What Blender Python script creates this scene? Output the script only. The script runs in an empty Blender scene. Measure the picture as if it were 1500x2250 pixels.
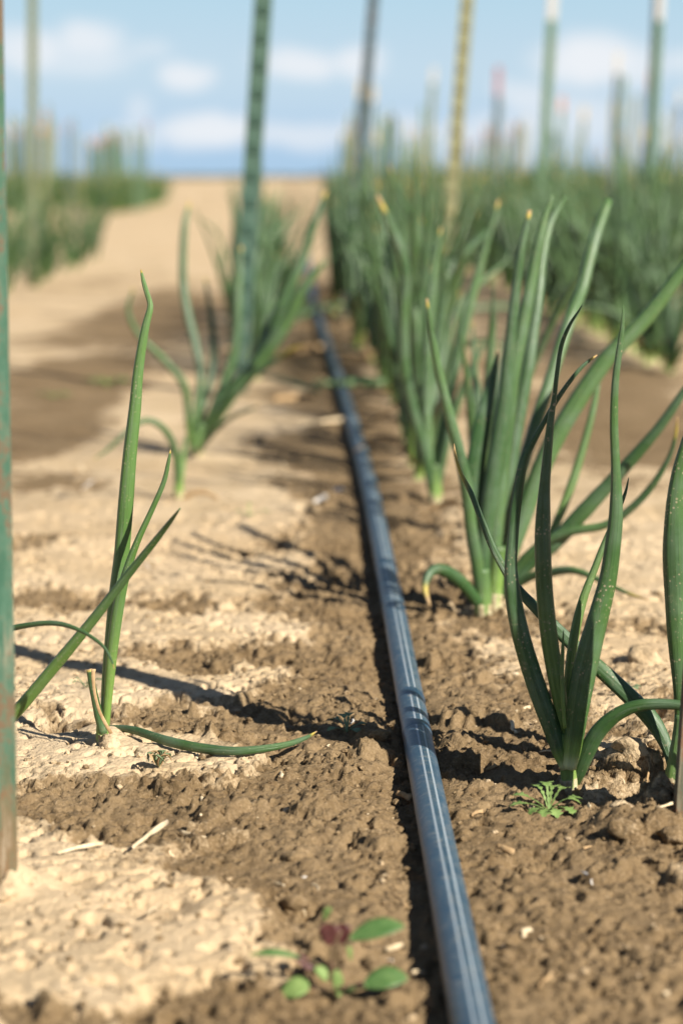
import bpy, bmesh, math, random
import numpy as np
from mathutils import Vector, Matrix

S = bpy.context.scene
COL = S.collection
R = math.radians

# ------------------------------------------------------------------ camera
CAM_H, LENS, TILT = 0.43, 85.0, math.atan(735 / 5312.5)
FPX = LENS / 36.0 * 2250.0
cam_data = bpy.data.cameras.new('camera')
cam = bpy.data.objects.new('camera', cam_data)
COL.objects.link(cam)
cam.location = (0, 0, CAM_H)
cam.rotation_euler = (math.pi / 2 - TILT, 0, 0)
cam_data.sensor_fit = 'VERTICAL'
cam_data.sensor_height = 36.0
cam_data.sensor_width = 24.0
cam_data.lens = LENS
cam_data.clip_start = 0.05
cam_data.clip_end = 12000
cam_data.dof.use_dof = True
cam_data.dof.focus_distance = 1.78
cam_data.dof.aperture_fstop = 5.8
S.camera = cam

# ------------------------------------------------------------------ light
SUN_EL, SUN_AZ = R(35), R(135)          # azimuth clockwise from +Y: behind the camera, to the right
sun_from = Vector((math.sin(SUN_AZ) * math.cos(SUN_EL), math.cos(SUN_AZ) * math.cos(SUN_EL), math.sin(SUN_EL)))
sd = bpy.data.lights.new('sun', 'SUN')
sd.energy = 5.0
sd.angle = R(0.53)
sd.color = (1.0, 0.93, 0.82)
sun = bpy.data.objects.new('sun', sd)
COL.objects.link(sun)
sun.rotation_euler = (-sun_from).to_track_quat('-Z', 'Y').to_euler()
sun.location = (3, -3, 4)

S.view_settings.view_transform = 'Standard'
S.view_settings.look = 'None'
S.view_settings.exposure = 0.88
S.view_settings.gamma = 1.0
S.view_settings.use_curve_mapping = False
S.cycles.use_denoising = True
S.cycles.max_bounces = 6
S.cycles.diffuse_bounces = 3
S.cycles.glossy_bounces = 2


class NT:
    """small helper round a node tree"""
    def __init__(self, tree):
        self.t = tree
        tree.nodes.clear()

    def n(self, kind, **kw):
        nd = self.t.nodes.new(kind)
        for k, v in kw.items():
            setattr(nd, k, v)
        return nd

    def link(self, a, b):
        self.t.links.new(a, b)

    def put(self, sock, v):
        if isinstance(v, bpy.types.NodeSocket):
            self.link(v, sock)
        elif v is not None:
            if sock.type == 'RGBA' and len(v) == 3:
                v = (*v, 1)
            sock.default_value = v

    def math(self, op, a, b=None, c=None, clamp=False):
        nd = self.n('ShaderNodeMath', operation=op, use_clamp=clamp)
        for s, v in zip(nd.inputs, (a, b, c)):
            self.put(s, v)
        return nd.outputs[0]

    def vmath(self, op, a, b=None):
        nd = self.n('ShaderNodeVectorMath', operation=op)
        self.put(nd.inputs[0], a)
        if b is not None:
            self.put(nd.inputs[1], b)
        return nd.outputs['Value'] if op in ('LENGTH', 'DISTANCE', 'DOT_PRODUCT') else nd.outputs[0]

    def mix(self, f, a, b, blend='MIX'):
        nd = self.n('ShaderNodeMix', data_type='RGBA', blend_type=blend)
        self.put(nd.inputs['Factor'], f)
        self.put(nd.inputs[6], a)
        self.put(nd.inputs[7], b)
        return nd.outputs[2]

    def step(self, v, lo, hi, a=0.0, b=1.0):
        nd = self.n('ShaderNodeMapRange', interpolation_type='SMOOTHSTEP')
        for s, x in zip(nd.inputs[:5], (v, lo, hi, a, b)):
            self.put(s, x)
        return nd.outputs[0]

    def noise(self, vec, scale, detail=4, rough=0.55, dist=0.0):
        nd = self.n('ShaderNodeTexNoise')
        if vec is not None:
            self.put(nd.inputs['Vector'], vec)
        nd.inputs['Scale'].default_value = scale
        nd.inputs['Detail'].default_value = detail
        nd.inputs['Roughness'].default_value = rough
        nd.inputs['Distortion'].default_value = dist
        return nd

    def attr(self, name, kind='GEOMETRY'):
        return self.n('ShaderNodeAttribute', attribute_name=name, attribute_type=kind)

    def bump(self, h, dist, strength=1.0):
        nd = self.n('ShaderNodeBump')
        self.put(nd.inputs['Height'], h)
        nd.inputs['Distance'].default_value = dist
        nd.inputs['Strength'].default_value = strength
        return nd.outputs[0]

    def out(self, color, rough=0.8, normal=None, spec=0.5, sss=None):
        b = self.n('ShaderNodeBsdfPrincipled')
        self.put(b.inputs['Base Color'], color)
        self.put(b.inputs['Roughness'], rough)
        self.put(b.inputs['Specular IOR Level'], spec)
        if normal is not None:
            self.link(normal, b.inputs['Normal'])
        o = self.n('ShaderNodeOutputMaterial')
        self.link(b.outputs[0], o.inputs['Surface'])
        return b


def dir_of(px, py):
    """world direction seen at a photograph pixel (1500x2250)"""
    a, b = (px - 750) / FPX, (1125 - py) / FPX
    ct, st = math.cos(TILT), math.sin(TILT)
    return Vector((a, ct + b * st, -st + b * ct))


# ------------------------------------------------------------------ sky
world = bpy.data.worlds.new('World')
S.world = world
world.use_nodes = True
w = NT(world.node_tree)
sky = w.n('ShaderNodeTexSky', sky_type='NISHITA')
sky.sun_disc = False
sky.sun_elevation = SUN_EL
sky.sun_rotation = SUN_AZ
sky.air_density = 0.65
sky.dust_density = 0.1
sky.ozone_density = 2.0
tc = w.n('ShaderNodeTexCoord')
dirv = tc.outputs['Generated']
sep = w.n('ShaderNodeSeparateXYZ')
w.link(dirv, sep.inputs[0])
warp = w.noise(dirv, 30, 3, 0.6)
wv = w.vmath('MULTIPLY', w.vmath('SUBTRACT', warp.outputs['Color'], (0.5, 0.5, 0.5)), (0.022, 0.0, 0.012))
dw = w.vmath('ADD', dirv, wv)
CLOUDS = [(60, 105, 90, 45, .75), (190, 85, 80, 40, .75), (170, 125, 130, 45, .5), (405, 172, 48, 32, .8), (465, 285, 120, 36, .85),
          (300, 250, 40, 40, .45), (290, 292, 75, 30, .6), (660, 140, 100, 34, .8), (795, 138, 60, 35, .8),
          (660, 300, 150, 30, .6), (1300, 135, 110, 52, .95), (1385, 150, 70, 45, .7), (1120, 200, 60, 30, .5), (1250, 265, 140, 60, .6),
          (1160, 215, 70, 35, .6), (1090, 300, 260, 45, .55), (1420, 300, 150, 50, .5), (860, 285, 130, 40, .5), (330, 110, 60, 24, .35),
          (1500, 140, 60, 30, .5), (-200, 190, 180, 50, .7), (1750, 200, 200, 60, .7)]
cl = None
for (px, py, rx, ry, wt) in CLOUDS:
    c = dir_of(px, py).normalized()
    d = w.vmath('LENGTH', w.vmath('MULTIPLY', w.vmath('SUBTRACT', dw, tuple(c)), (FPX / rx, 0.0 if c.y > 0.5 else 1.0, FPX / ry)))
    m = w.step(d, 1.5, 0.4, 0.0, min(1.0, wt * 1.12))
    cl = m if cl is None else w.math('MAXIMUM', cl, m)
ahead = w.math('GREATER_THAN', sep.outputs[1], 0.0)
cl = w.math('MULTIPLY', cl, ahead)
stretch = w.vmath('MULTIPLY', dirv, (1.0, 1.0, 2.4))
cov = w.noise(stretch, 5.0, 5, 0.58)
high = w.math('MULTIPLY', w.step(cov.outputs[0], 0.50, 0.66), w.step(sep.outputs[2], 0.075, 0.14))
cl = w.math('MAXIMUM', cl, w.math('MULTIPLY', high, 0.25))
veil = w.math('MULTIPLY', w.step(sep.outputs[2], 0.065, 0.018), w.step(sep.outputs[2], 0.004, 0.022))
cl = w.math('MAXIMUM', cl, w.math('MULTIPLY', veil, 0.12))
low = w.step(sep.outputs[2], 0.17, 0.06)
mid = w.step(sep.outputs[2], 0.010, 0.045)
top = w.step(sep.outputs[2], 0.045, 0.085)
band = w.mix(top, w.mix(mid, (4.4, 6.5, 8.9), (5.9, 7.7, 9.1)), (5.2, 7.6, 9.0))
blue = w.mix(w.math('MULTIPLY', low, 0.93), sky.outputs[0], band)
skycol = w.mix(cl, blue, (9.2, 9.6, 10.1))
bg = w.n('ShaderNodeBackground')
w.link(skycol, bg.inputs[0])
bg.inputs[1].default_value = 0.05
wo = w.n('ShaderNodeOutputWorld')
w.link(bg.outputs[0], wo.inputs[0])

# ------------------------------------------------------------------ numpy noise
rng = np.random.default_rng(11)
PERM = np.concatenate([rng.permutation(512)] * 2)
GA = rng.uniform(0, 2 * np.pi, 512)
GX, GY = np.cos(GA), np.sin(GA)
RV = rng.random((512, 3))


def perlin(x, y, seed=0):
    x = np.asarray(x, float) + seed * 17.31
    y = np.asarray(y, float) + seed * 9.77
    xi = np.floor(x).astype(np.int64)
    yi = np.floor(y).astype(np.int64)
    fx, fy = x - xi, y - yi
    u, v = fx * fx * fx * (fx * (fx * 6 - 15) + 10), fy * fy * fy * (fy * (fy * 6 - 15) + 10)

    def g(ix, iy, dx, dy):
        h = PERM[(PERM[ix & 511] + iy) & 511]
        return GX[h] * dx + GY[h] * dy
    a = g(xi, yi, fx, fy)
    b = g(xi + 1, yi, fx - 1, fy)
    c = g(xi, yi + 1, fx, fy - 1)
    d = g(xi + 1, yi + 1, fx - 1, fy - 1)
    return ((a + u * (b - a)) + v * ((c + u * (d - c)) - (a + u * (b - a)))) * 1.5


def cells(x, y, seed=0):
    """distance to the nearest jittered cell point, and that cell's random number"""
    x = np.asarray(x, float) + seed * 13.7
    y = np.asarray(y, float) + seed * 5.3
    xi = np.floor(x).astype(np.int64)
    yi = np.floor(y).astype(np.int64)
    best = np.full(x.shape, 9.0)
    rnd = np.zeros(x.shape)
    for i in (-1, 0, 1):
        for j in (-1, 0, 1):
            h = PERM[(PERM[(xi + i) & 511] + yi + j) & 511]
            d = np.hypot(xi + i + 0.15 + 0.7 * RV[h, 0] - x, yi + j + 0.15 + 0.7 * RV[h, 1] - y)
            k = d < best
            best = np.where(k, d, best)
            rnd = np.where(k, RV[h, 2], rnd)
    return best, rnd


def sstep(a, b, x):
    t = np.clip((x - a) / (b - a), 0, 1)
    return t * t * (3 - 2 * t)


def ground_at(px, py, z=0.0):
    d = dir_of(px, py)
    t = (z - CAM_H) / d.z
    return Vector((d.x * t, d.y * t, z))


def at(px, py, Y):
    """point seen at a pixel, standing Y metres ahead"""
    d = dir_of(px, py)
    t = Y / d.y
    return Vector((d.x * t, Y, CAM_H + d.z * t))


def px_size(Y):
    return Y / FPX * 1.0


# ------------------------------------------------------------------ the drip tape's course (needed by the ground)
TAPE_R = 0.0113
_tp = [ground_at(px, py, TAPE_R) for px, py in
       [(1043, 2250), (995, 2000), (947, 1760), (925, 1650), (906, 1550), (887, 1450), (878, 1400), (860, 1300), (840, 1200),
        (820, 1100), (797, 1000), (768, 900), (740, 810), (712, 730), (690, 660)]]
TY = np.array([-30.0, 0.4] + [p.y for p in _tp] + [12.0, 20.0, 45.0])
TX = np.array([1.0, 0.085] + [p.x for p in _tp] + [-0.165, -0.34, -0.9])


def tape_x(y):
    y = np.asarray(y, float)
    r = np.zeros(y.shape)
    for k in (-2, -1, 0, 1, 2):
        r = r + np.interp(y * (1 + 0.018 * k), TY, TX)
    return r / 5


ROW_YAW = -0.022

# damp and dry patches on the soil: pixel centre, pixel radii, + dry / - damp
PATCH = [(150, 2070, 320, 85, 1.1), (330, 1990, 220, 70, 1), (60, 1890, 110, 45, 1.1), (190, 1920, 120, 45, .9), (480, 2000, 130, 60, .9), (620, 2120, 130, 40, .8),
         (350, 2150, 250, 45, .7), (200, 2235, 330, 45, -1.6), (600, 2225, 250, 55, -1.5), (400, 2190, 120, 25, -.7),
         (250, 1780, 300, 62, -1.5), (600, 1860, 170, 130, -.9), (520, 1740, 60, 22, .6), (440, 1835, 60, 20, .7), (600, 1790, 50, 25, .5),
         (180, 1675, 180, 40, 1.2), (110, 1635, 90, 25, .9), (520, 1690, 130, 22, .9),
         (470, 1615, 250, 26, -1.1), (90, 1592, 90, 13, -.9), (360, 1590, 110, 28, -.8), (620, 1640, 100, 60, -.7),
         (260, 1525, 210, 42, 1.3), (590, 1500, 100, 24, 1), (120, 1450, 140, 40, 1.1), (200, 1565, 120, 20, .6),
         (500, 1460, 230, 27, -1.4), (700, 1540, 120, 80, -.7),
         (500, 1400, 210, 34, 1.3), (180, 1390, 170, 24, 1),
         (210, 1328, 230, 28, -1.5), (420, 1350, 100, 20, -.8),
         (450, 1270, 270, 50, 1.1), (200, 1255, 180, 36, .9), (120, 1195, 120, 14, -1), (420, 1255, 70, 10, -.7),
         (400, 1130, 240, 70, 1.1), (100, 1125, 100, 30, .7), (110, 1062, 110, 18, -.9), (250, 1195, 100, 30, .7),
         (400, 960, 170, 60, 1), (110, 930, 140, 75, -1.5), (90, 1025, 80, 14, .7), (640, 1180, 90, 60, .4),
         (620, 965, 170, 16, -.9), (330, 880, 70, 45, .9), (560, 925, 100, 24, .8), (600, 1040, 120, 30, .5),
         (480, 810, 80, 36, .9), (150, 830, 160, 45, -1.2), (100, 775, 90, 12, .7), (100, 680, 120, 40, 1.1), (330, 690, 150, 70, -1.2), (250, 600, 120, 30, -.5), (60, 600, 150, 30, .6),
         (810, 1250, 85, 330, -.8), (860, 1750, 170, 500, -.9),
         (1330, 1180, 270, 110, 1.2), (1400, 1330, 170, 60, 1.1), (1160, 1320, 70, 50, .6), (1130, 1450, 70, 22, 1), (1390, 1450, 130, 40, .9),
         (1370, 1560, 80, 18, .8), (1350, 1690, 80, 25, .7), (1390, 1650, 80, 20, .6), (1360, 1500, 90, 16, -.7), (1400, 1390, 100, 18, -.8),
         (1380, 940, 190, 90, -1.3), (1330, 830, 120, 50, -.9), (1430, 760, 130, 32, 1), (1450, 1040, 90, 30, .6), (1100, 1900, 300, 200, -.7), (1330, 2050, 250, 220, -.8)]
_P = []
for (px, py, rx, ry, wt) in PATCH:
    c = ground_at(px, py)
    _P.append((c.x, c.y, rx * c.y / FPX, ry * c.y * c.y / (CAM_H * FPX), wt))

# hollows (-) and humps (+): pixel, radius m, height m
HOLE = [(20, 1965, .018, .012), (-30, 1975, .02, .010), (1225, 1745, .016, -.008), (1400, 1745, .028, -.012), (1440, 1790, .022, .012), (1380, 1700, .020, .010), (1180, 1690, .014, -.006), (1030, 1695, .020, -.009),
        (835, 1630, .020, .011), (1005, 1640, .016, .008), (130, 1615, .020, -.008), (230, 1640, .020, .006), (1180, 1900, .02, -.008), (1290, 1920, .018, -.008),
        (1370, 1830, .022, .012), (740, 1690, .03, .008), (200, 1310, .02, -.010), (310, 1335, .02, -.008), (640, 1590, .02, -.006), (540, 1445, .02, -.009),
        (620, 1455, .015, -.008), (640, 2000, .015, -.008), (350, 2010, .02, -.008), (160, 1960, .015, -.007), (1000, 1335, .02, -.008), (1320, 1475, .02, -.007)]
_H = []
for (px, py, r, h) in HOLE:
    c = ground_at(px, py)
    _H.append((c.x, c.y, r, h))


def dryness(x, y):
    u = x - ROW_YAW * y - 0.09
    wx = x + 0.018 * perlin(x / .05, y / .07, 41) + 0.008 * perlin(x / .016, y / .02, 42)
    wy = y + 0.030 * perlin(x / .05, y / .07, 43) + 0.012 * perlin(x / .016, y / .02, 44)
    m = 0.42 * perlin(x / .22, y / .30, 45) + 0.40 * perlin(x / .075, y / .095, 46) + 0.30 * perlin(x / .028, y / .034, 47)
    m = m + 0.05
    m = m - 0.6 * np.exp(-(u / .075) ** 2) * sstep(16, 7, y)
    m = m + 0.30 * sstep(-.1, -.2, u) + 0.38 * sstep(8.5, 12, y) - .30 * sstep(14, 30, y)
    m = m + 0.15 * sstep(2.0, 2.6, y) * sstep(.1, .2, u)
    for (cx, cy, rx, ry, wt) in _P:
        k = (np.abs(wx - cx) < 2.0 * rx) & (np.abs(wy - cy) < 2.0 * ry)
        if k.any():
            d2 = ((wx[k] - cx) / rx) ** 2 + ((wy[k] - cy) / ry) ** 2
            m[k] += wt * 0.68 * np.exp(-(d2 ** 1.5) * 0.8)
    return m


def height(x, y, sp):
    """ground height in metres; sp = local grid spacing, so that no detail finer than the grid is sampled"""
    def amp(lam):
        return sstep(0.55, 0.28, sp / lam)
    near = sstep(14, 5, y) * sstep(6, 2.5, np.abs(x))
    dry = dryness(x, y)
    z = 0.006 * perlin(x / .6, y / .7, 1) * near + 0.02 * perlin(x / 9, y / 9, 20) * sstep(10, 25, np.hypot(x, y))
    z = z + amp(.13) * 0.0042 * perlin(x / .13, y / .15, 2)
    z = z + amp(.055) * 0.0022 * perlin(x / .055, y / .06, 3)
    rough = 0.12 + 1.1 * sstep(-.05, .50, perlin(x / .10, y / .12, 30) + .40 * perlin(x / .03, y / .03, 31)) * sstep(1.2, -.2, dry)
    z = z + amp(.026) * 0.0150 * (.3 + .7 * rough) * (np.minimum(np.abs(perlin(x / .030 + .25 * perlin(x / .01, y / .01, 33), y / .032, 4)), .16) - .1)
    z = z + amp(.014) * 0.0120 * (.12 + .88 * rough) * (np.minimum(np.abs(perlin(x / .013 + .2 * perlin(x / .005, y / .005, 37), y / .014, 5)), .13) - .08)
    z = z + amp(.007) * 0.0070 * (.15 + .85 * rough) * (np.minimum(np.abs(perlin(x / .0072, y / .0080, 6)), .14) - .09)
    tr = 2.6 * perlin(x / .052 + .22 * perlin(x / .012, y / .012, 38), y / .060 + .2 * perlin(x / .012, y / .012, 39), 40) + 10
    fr = tr - np.floor(tr)
    z = z + amp(.014) * 0.0034 * (np.floor(tr) - 10 + sstep(.40, .60, fr) - tr + 10) * sstep(1.0, .1, dry)
    d, r = cells(x / .0095, y / .0105, 6)
    z = z + amp(.008) * np.where(r > .72, 1, 0) * 0.0026 * r * sstep(.42, .24, d + .14 * perlin(x / .004, y / .004, 21)) * sstep(.75, -.1, dry)
    # dry crust stands a little proud with a broken edge
    edge = dry + 0.45 * perlin(x / .03, y / .03, 7) + 0.25 * perlin(x / .010, y / .010, 8)
    z = z + amp(.03) * 0.0062 * sstep(.0, .16, edge)
    ck = np.abs(perlin(x / .040 + .35 * perlin(x / .013, y / .013, 35), y / .046, 34))
    z = z - amp(.012) * 0.0048 * sstep(.060, .012, ck) * sstep(.1, .4, dry) * sstep(-.25, .25, perlin(x / .09, y / .09, 36))
    # clods and pits
    d, r = cells(x / .045 + .3 * perlin(x / .03, y / .03, 9), y / .05, 1)
    z = z + amp(.03) * np.where(r > .84, 1, 0) * 0.0100 * (r - .5) * 2 * sstep(.40, .22, d + .16 * perlin(x / .009, y / .009, 18)) * sstep(.35, -.25, dry)
    d, r = cells(x / .020 + .25 * perlin(x / .012, y / .012, 10), y / .022, 2)
    z = z + amp(.016) * np.where(r > .74, 1, 0) * 0.0034 * (r - .4) * 2 * sstep(.42, .22, d + .16 * perlin(x / .006, y / .006, 19)) * (0.35 + 0.65 * sstep(.4, -.3, dry))
    d, r = cells(x / .030, y / .032, 3)
    z = z - amp(.02) * np.where(r > .60, 1, 0) * 0.0100 * sstep(.27, .14, d + .10 * perlin(x / .006, y / .006, 12))
    d, r = cells(x / .013, y / .014, 4)
    z = z - amp(.011) * np.where(r > .68, 1, 0) * 0.0055 * sstep(.32, .16, d + .12 * perlin(x / .004, y / .004, 17))
    # cracks
    rg = np.abs(perlin(x / .075 + .25 * perlin(x / .02, y / .02, 14), y / .06, 13))
    z = z - amp(.02) * 0.007 * sstep(.040, .005, rg) * sstep(.05, .35, perlin(x / .16, y / .16, 15))
    for (cx, cy, r0, h) in _H:
        k = (np.abs(x - cx) < 3 * r0) & (np.abs(y - cy) < 3 * r0 * 1.3)
        if k.any():
            d2 = ((x[k] - cx) / r0) ** 2 + ((y[k] - cy) / (r0 * 1.3)) ** 2
            d2 = d2 * (1 + 0.5 * perlin(x[k] / .02, y[k] / .02, 16))
            z[k] += h * np.exp(-np.maximum(d2, 0) ** 1.6)
    # the shallow channel the tape lies in
    dt = x - tape_x(y)
    z = z * (1 - 0.75 * np.exp(-(dt / .016) ** 2) * near) - 0.004 * np.exp(-(dt / .020) ** 2) * near - 0.004 * np.exp(-((dt + .02) / .012) ** 2) * near
    return z, dry


def hz(x, y):
    return float(height(np.array([x], float), np.array([y], float), np.array([0.004]))[0][0])


def ground_pt(px, py):
    z = 0.0
    for _ in range(5):
        p = ground_at(px, py, z)
        z = 0.5 * z + 0.5 * hz(p.x, p.y)
    return Vector((p.x, p.y, hz(p.x, p.y)))


# ------------------------------------------------------------------ ground sheet
def grow(a, step, ratio, end):
    out, s = [], step
    while abs(a) < abs(end) if (end > 0) == (a > 0) or a == 0 else True:
        s *= ratio
        a = a + (s if end > a else -s)
        out.append(a)
        if (step > 0 and abs(a) >= abs(end) and (a > 0) == (end > 0)):
            break
    return out


core = np.arange(-0.36, 0.3601, 0.0018)
side, s, a = [], 0.0018, 0.36
while a < 3500:
    s *= 1.095
    a += s
    side.append(a)
gx = np.concatenate([-np.array(side[::-1]), core, np.array(side)])
corey = np.arange(0.98, 2.75, 0.0026)
fy, s, a = [], 0.0026, corey[-1]
while a < 5000:
    s *= 1.017
    a += s
    fy.append(a)
by, s, a = [], 0.0026, 0.98
while a > -400:
    s *= 1.16
    a -= s
    by.append(a)
gy = np.concatenate([np.array(by[::-1]), corey, np.array(fy)])
nx, ny = len(gx), len(gy)
XX, YY = np.meshgrid(gx, gy)
SP = np.maximum(np.gradient(gx)[None, :] * np.ones((ny, 1)), np.gradient(gy)[:, None] * np.ones((1, nx)))
ZZ, DD = height(XX.ravel(), YY.ravel(), SP.ravel())
gm = bpy.data.meshes.new('ground')
co = np.stack([XX.ravel(), YY.ravel(), ZZ], 1).astype(np.float32)
idx = np.arange(nx * ny).reshape(ny, nx)
q = np.stack([idx[:-1, :-1], idx[:-1, 1:], idx[1:, 1:], idx[1:, :-1]], -1).reshape(-1, 4)
gm.vertices.add(len(co))
gm.vertices.foreach_set('co', co.ravel())
gm.loops.add(q.size)
gm.loops.foreach_set('vertex_index', q.ravel().astype(np.int32))
gm.polygons.add(len(q))
gm.polygons.foreach_set('loop_start', np.arange(0, q.size, 4, dtype=np.int32))
gm.polygons.foreach_set('loop_total', np.full(len(q), 4, dtype=np.int32))
gm.update(calc_edges=True)
gm.shade_smooth()
at_ = gm.attributes.new('dry', 'FLOAT', 'POINT')
at_.data.foreach_set('value', DD.astype(np.float32))


def soil_nodes(m, dry_socket=None, dry_value=None):
    m.use_nodes = True
    t = NT(m.node_tree)
    geo = t.n('ShaderNodeNewGeometry').outputs['Position']
    dry = t.attr('dry').outputs['Fac'] if dry_value is None else dry_value
    n1 = t.noise(geo, 60, 6, 0.65).outputs[0]
    n2 = t.noise(geo, 420, 4, 0.65).outputs[0]
    n3 = t.noise(geo, 7, 4, 0.6).outputs[0]
    n4 = t.noise(geo, 1.3, 3, 0.5).outputs[0]
    k = t.math('ADD', dry, t.math('MULTIPLY', t.math('SUBTRACT', n1, 0.5), 1.5))
    k = t.math('ADD', k, t.math('MULTIPLY', t.math('SUBTRACT', n2, 0.5), 0.9))
    f = t.step(k, -0.12, 0.42)
    brown = t.mix(t.step(n3, .35, .65), (.172, .116, .058), (.235, .164, .087))
    brown = t.mix(t.math('MULTIPLY', t.step(n2, .45, .70), .60), brown, (.34, .245, .145))
    brown = t.mix(t.math('MULTIPLY', t.step(n1, .50, .30), .45), brown, (.100, .062, .030))
    brown = t.mix(t.math('MULTIPLY', t.step(t.noise(geo, 700, 3, .7).outputs[0], .42, .30), .7), brown, (.060, .038, .020))
    pale = t.mix(t.step(n3, .35, .65), (.50, .375, .225), (.60, .465, .300))
    pale = t.mix(t.math('MULTIPLY', t.step(n2, .48, .70), .55), pale, (.46, .33, .20))
    pale = t.mix(t.math('MULTIPLY', t.step(n4, .45, .65), .5), pale, (.48, .345, .20))
    colr = t.mix(f, brown, pale)
    fine = t.noise(geo, 900, 3, 0.7).outputs[0]
    vo = t.n('ShaderNodeTexVoronoi')
    t.link(geo, vo.inputs['Vector'])
    vo.inputs['Scale'].default_value = 260
    h = t.math('ADD', t.math('MULTIPLY', n2, 0.0030), t.math('MULTIPLY', fine, 0.0010))
    h = t.math('SUBTRACT', h, t.math('MULTIPLY', vo.outputs['Distance'], 0.0012))
    nrm = t.bump(h, 1.0, 0.75)
    t.out(colr, 0.95, nrm, 0.15)
    return m


M_soil = soil_nodes(bpy.data.materials.new('soil'))
gm.materials.append(M_soil)
ground = bpy.data.objects.new('ground', gm)
COL.objects.link(ground)
ground['kind'] = 'structure'


# ------------------------------------------------------------------ mesh helpers
def mesh_obj(name, V, F, mat, parent=None, uv=None, attrs=None, smooth=True):
    me = bpy.data.meshes.new(name)
    me.from_pydata([tuple(v) for v in V], [], [tuple(f) for f in F])
    if uv is not None:
        ul = me.uv_layers.new(name='UVMap')
        li = np.zeros(len(me.loops), np.int32)
        me.loops.foreach_get('vertex_index', li)
        ul.data.foreach_set('uv', np.asarray(uv, np.float32)[li].ravel())
    for k, val in (attrs or {}).items():
        a = me.attributes.new(k, 'FLOAT', 'POINT')
        a.data.foreach_set('value', np.asarray(val, np.float32))
    if smooth:
        me.shade_smooth()
    if mat is not None:
        me.materials.append(mat)
    o = bpy.data.objects.new(name, me)
    COL.objects.link(o)
    if parent is not None:
        o.parent = parent
    return o


def thing(name, label, cat, loc=(0, 0, 0), rz=0.0, group=None):
    o = bpy.data.objects.new(name, None)
    o.empty_display_size = 0.05
    COL.objects.link(o)
    o.location = loc
    o.rotation_euler = (0, 0, rz)
    tag(o, label, cat, group)
    return o


def tag(o, label, cat, group=None):
    o['label'] = label
    o['category'] = cat
    if group:
        o['group'] = group
    return o


def spline(P, n):
    """Catmull-Rom through the rows of P, resampled to n rows evenly along its length"""
    P = np.asarray(P, float)
    Q = np.vstack([2 * P[0] - P[1], P, 2 * P[-1] - P[-2]])
    out = []
    for i in range(1, len(Q) - 2):
        t = np.linspace(0, 1, 24, endpoint=False)[:, None]
        p0, p1, p2, p3 = Q[i - 1], Q[i], Q[i + 1], Q[i + 2]
        out.append(0.5 * ((2 * p1) + (-p0 + p2) * t + (2 * p0 - 5 * p1 + 4 * p2 - p3) * t ** 2 + (-p0 + 3 * p1 - 3 * p2 + p3) * t ** 3))
    out = np.vstack(out + [P[-1:]])
    s = np.concatenate([[0], np.cumsum(np.linalg.norm(np.diff(out[:, :3], axis=0), axis=1))])
    tt = np.linspace(0, s[-1], n)
    return np.stack([np.interp(tt, s, out[:, k]) for k in range(out.shape[1])], 1)


def tube(C, rad, sides, flat=1.0, ridge=0.0, ridges=7, wob=0.0, seed=0, cap=True, twist=0.0):
    """verts, faces, uv of a tube along C with radii rad; flat squashes one axis"""
    C = np.asarray(C, float)
    n = len(C)
    T = np.gradient(C, axis=0)
    T /= np.linalg.norm(T, axis=1)[:, None] + 1e-12
    ref = np.array([0.0, -1.0, 0.12])
    ref = ref - T[0] * ref.dot(T[0])
    if np.linalg.norm(ref) < 1e-3:
        ref = np.array([1.0, 0, 0])
    ref /= np.linalg.norm(ref)
    V, UV = [], []
    th = np.arange(sides) / sides * 2 * np.pi
    for i in range(n):
        ref = ref - T[i] * ref.dot(T[i])
        ref /= np.linalg.norm(ref) + 1e-12
        b = np.cross(T[i], ref)
        v = i / (n - 1)
        a = th + twist * v
        rr = rad[i] * (1 + ridge * np.cos(ridges * a + seed))
        if wob:
            rr = rr * (1 + wob * math.sin(v * 23 + seed) * math.sin(v * 9.1 + seed * 2))
        pts = C[i] + np.outer(np.cos(a) * rr * flat, ref) + np.outer(np.sin(a) * rr, b)
        V.append(pts)
        UV += [(k / sides, v) for k in range(sides)]
    V = list(np.vstack(V))
    F = []
    for i in range(n - 1):
        for k in range(sides):
            k2 = (k + 1) % sides
            F.append((i * sides + k, i * sides + k2, (i + 1) * sides + k2, (i + 1) * sides + k))
    if cap:
        F.append(tuple(range(sides))[::-1])
        F.append(tuple((n - 1) * sides + k for k in range(sides)))
    return V, F, UV


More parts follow.
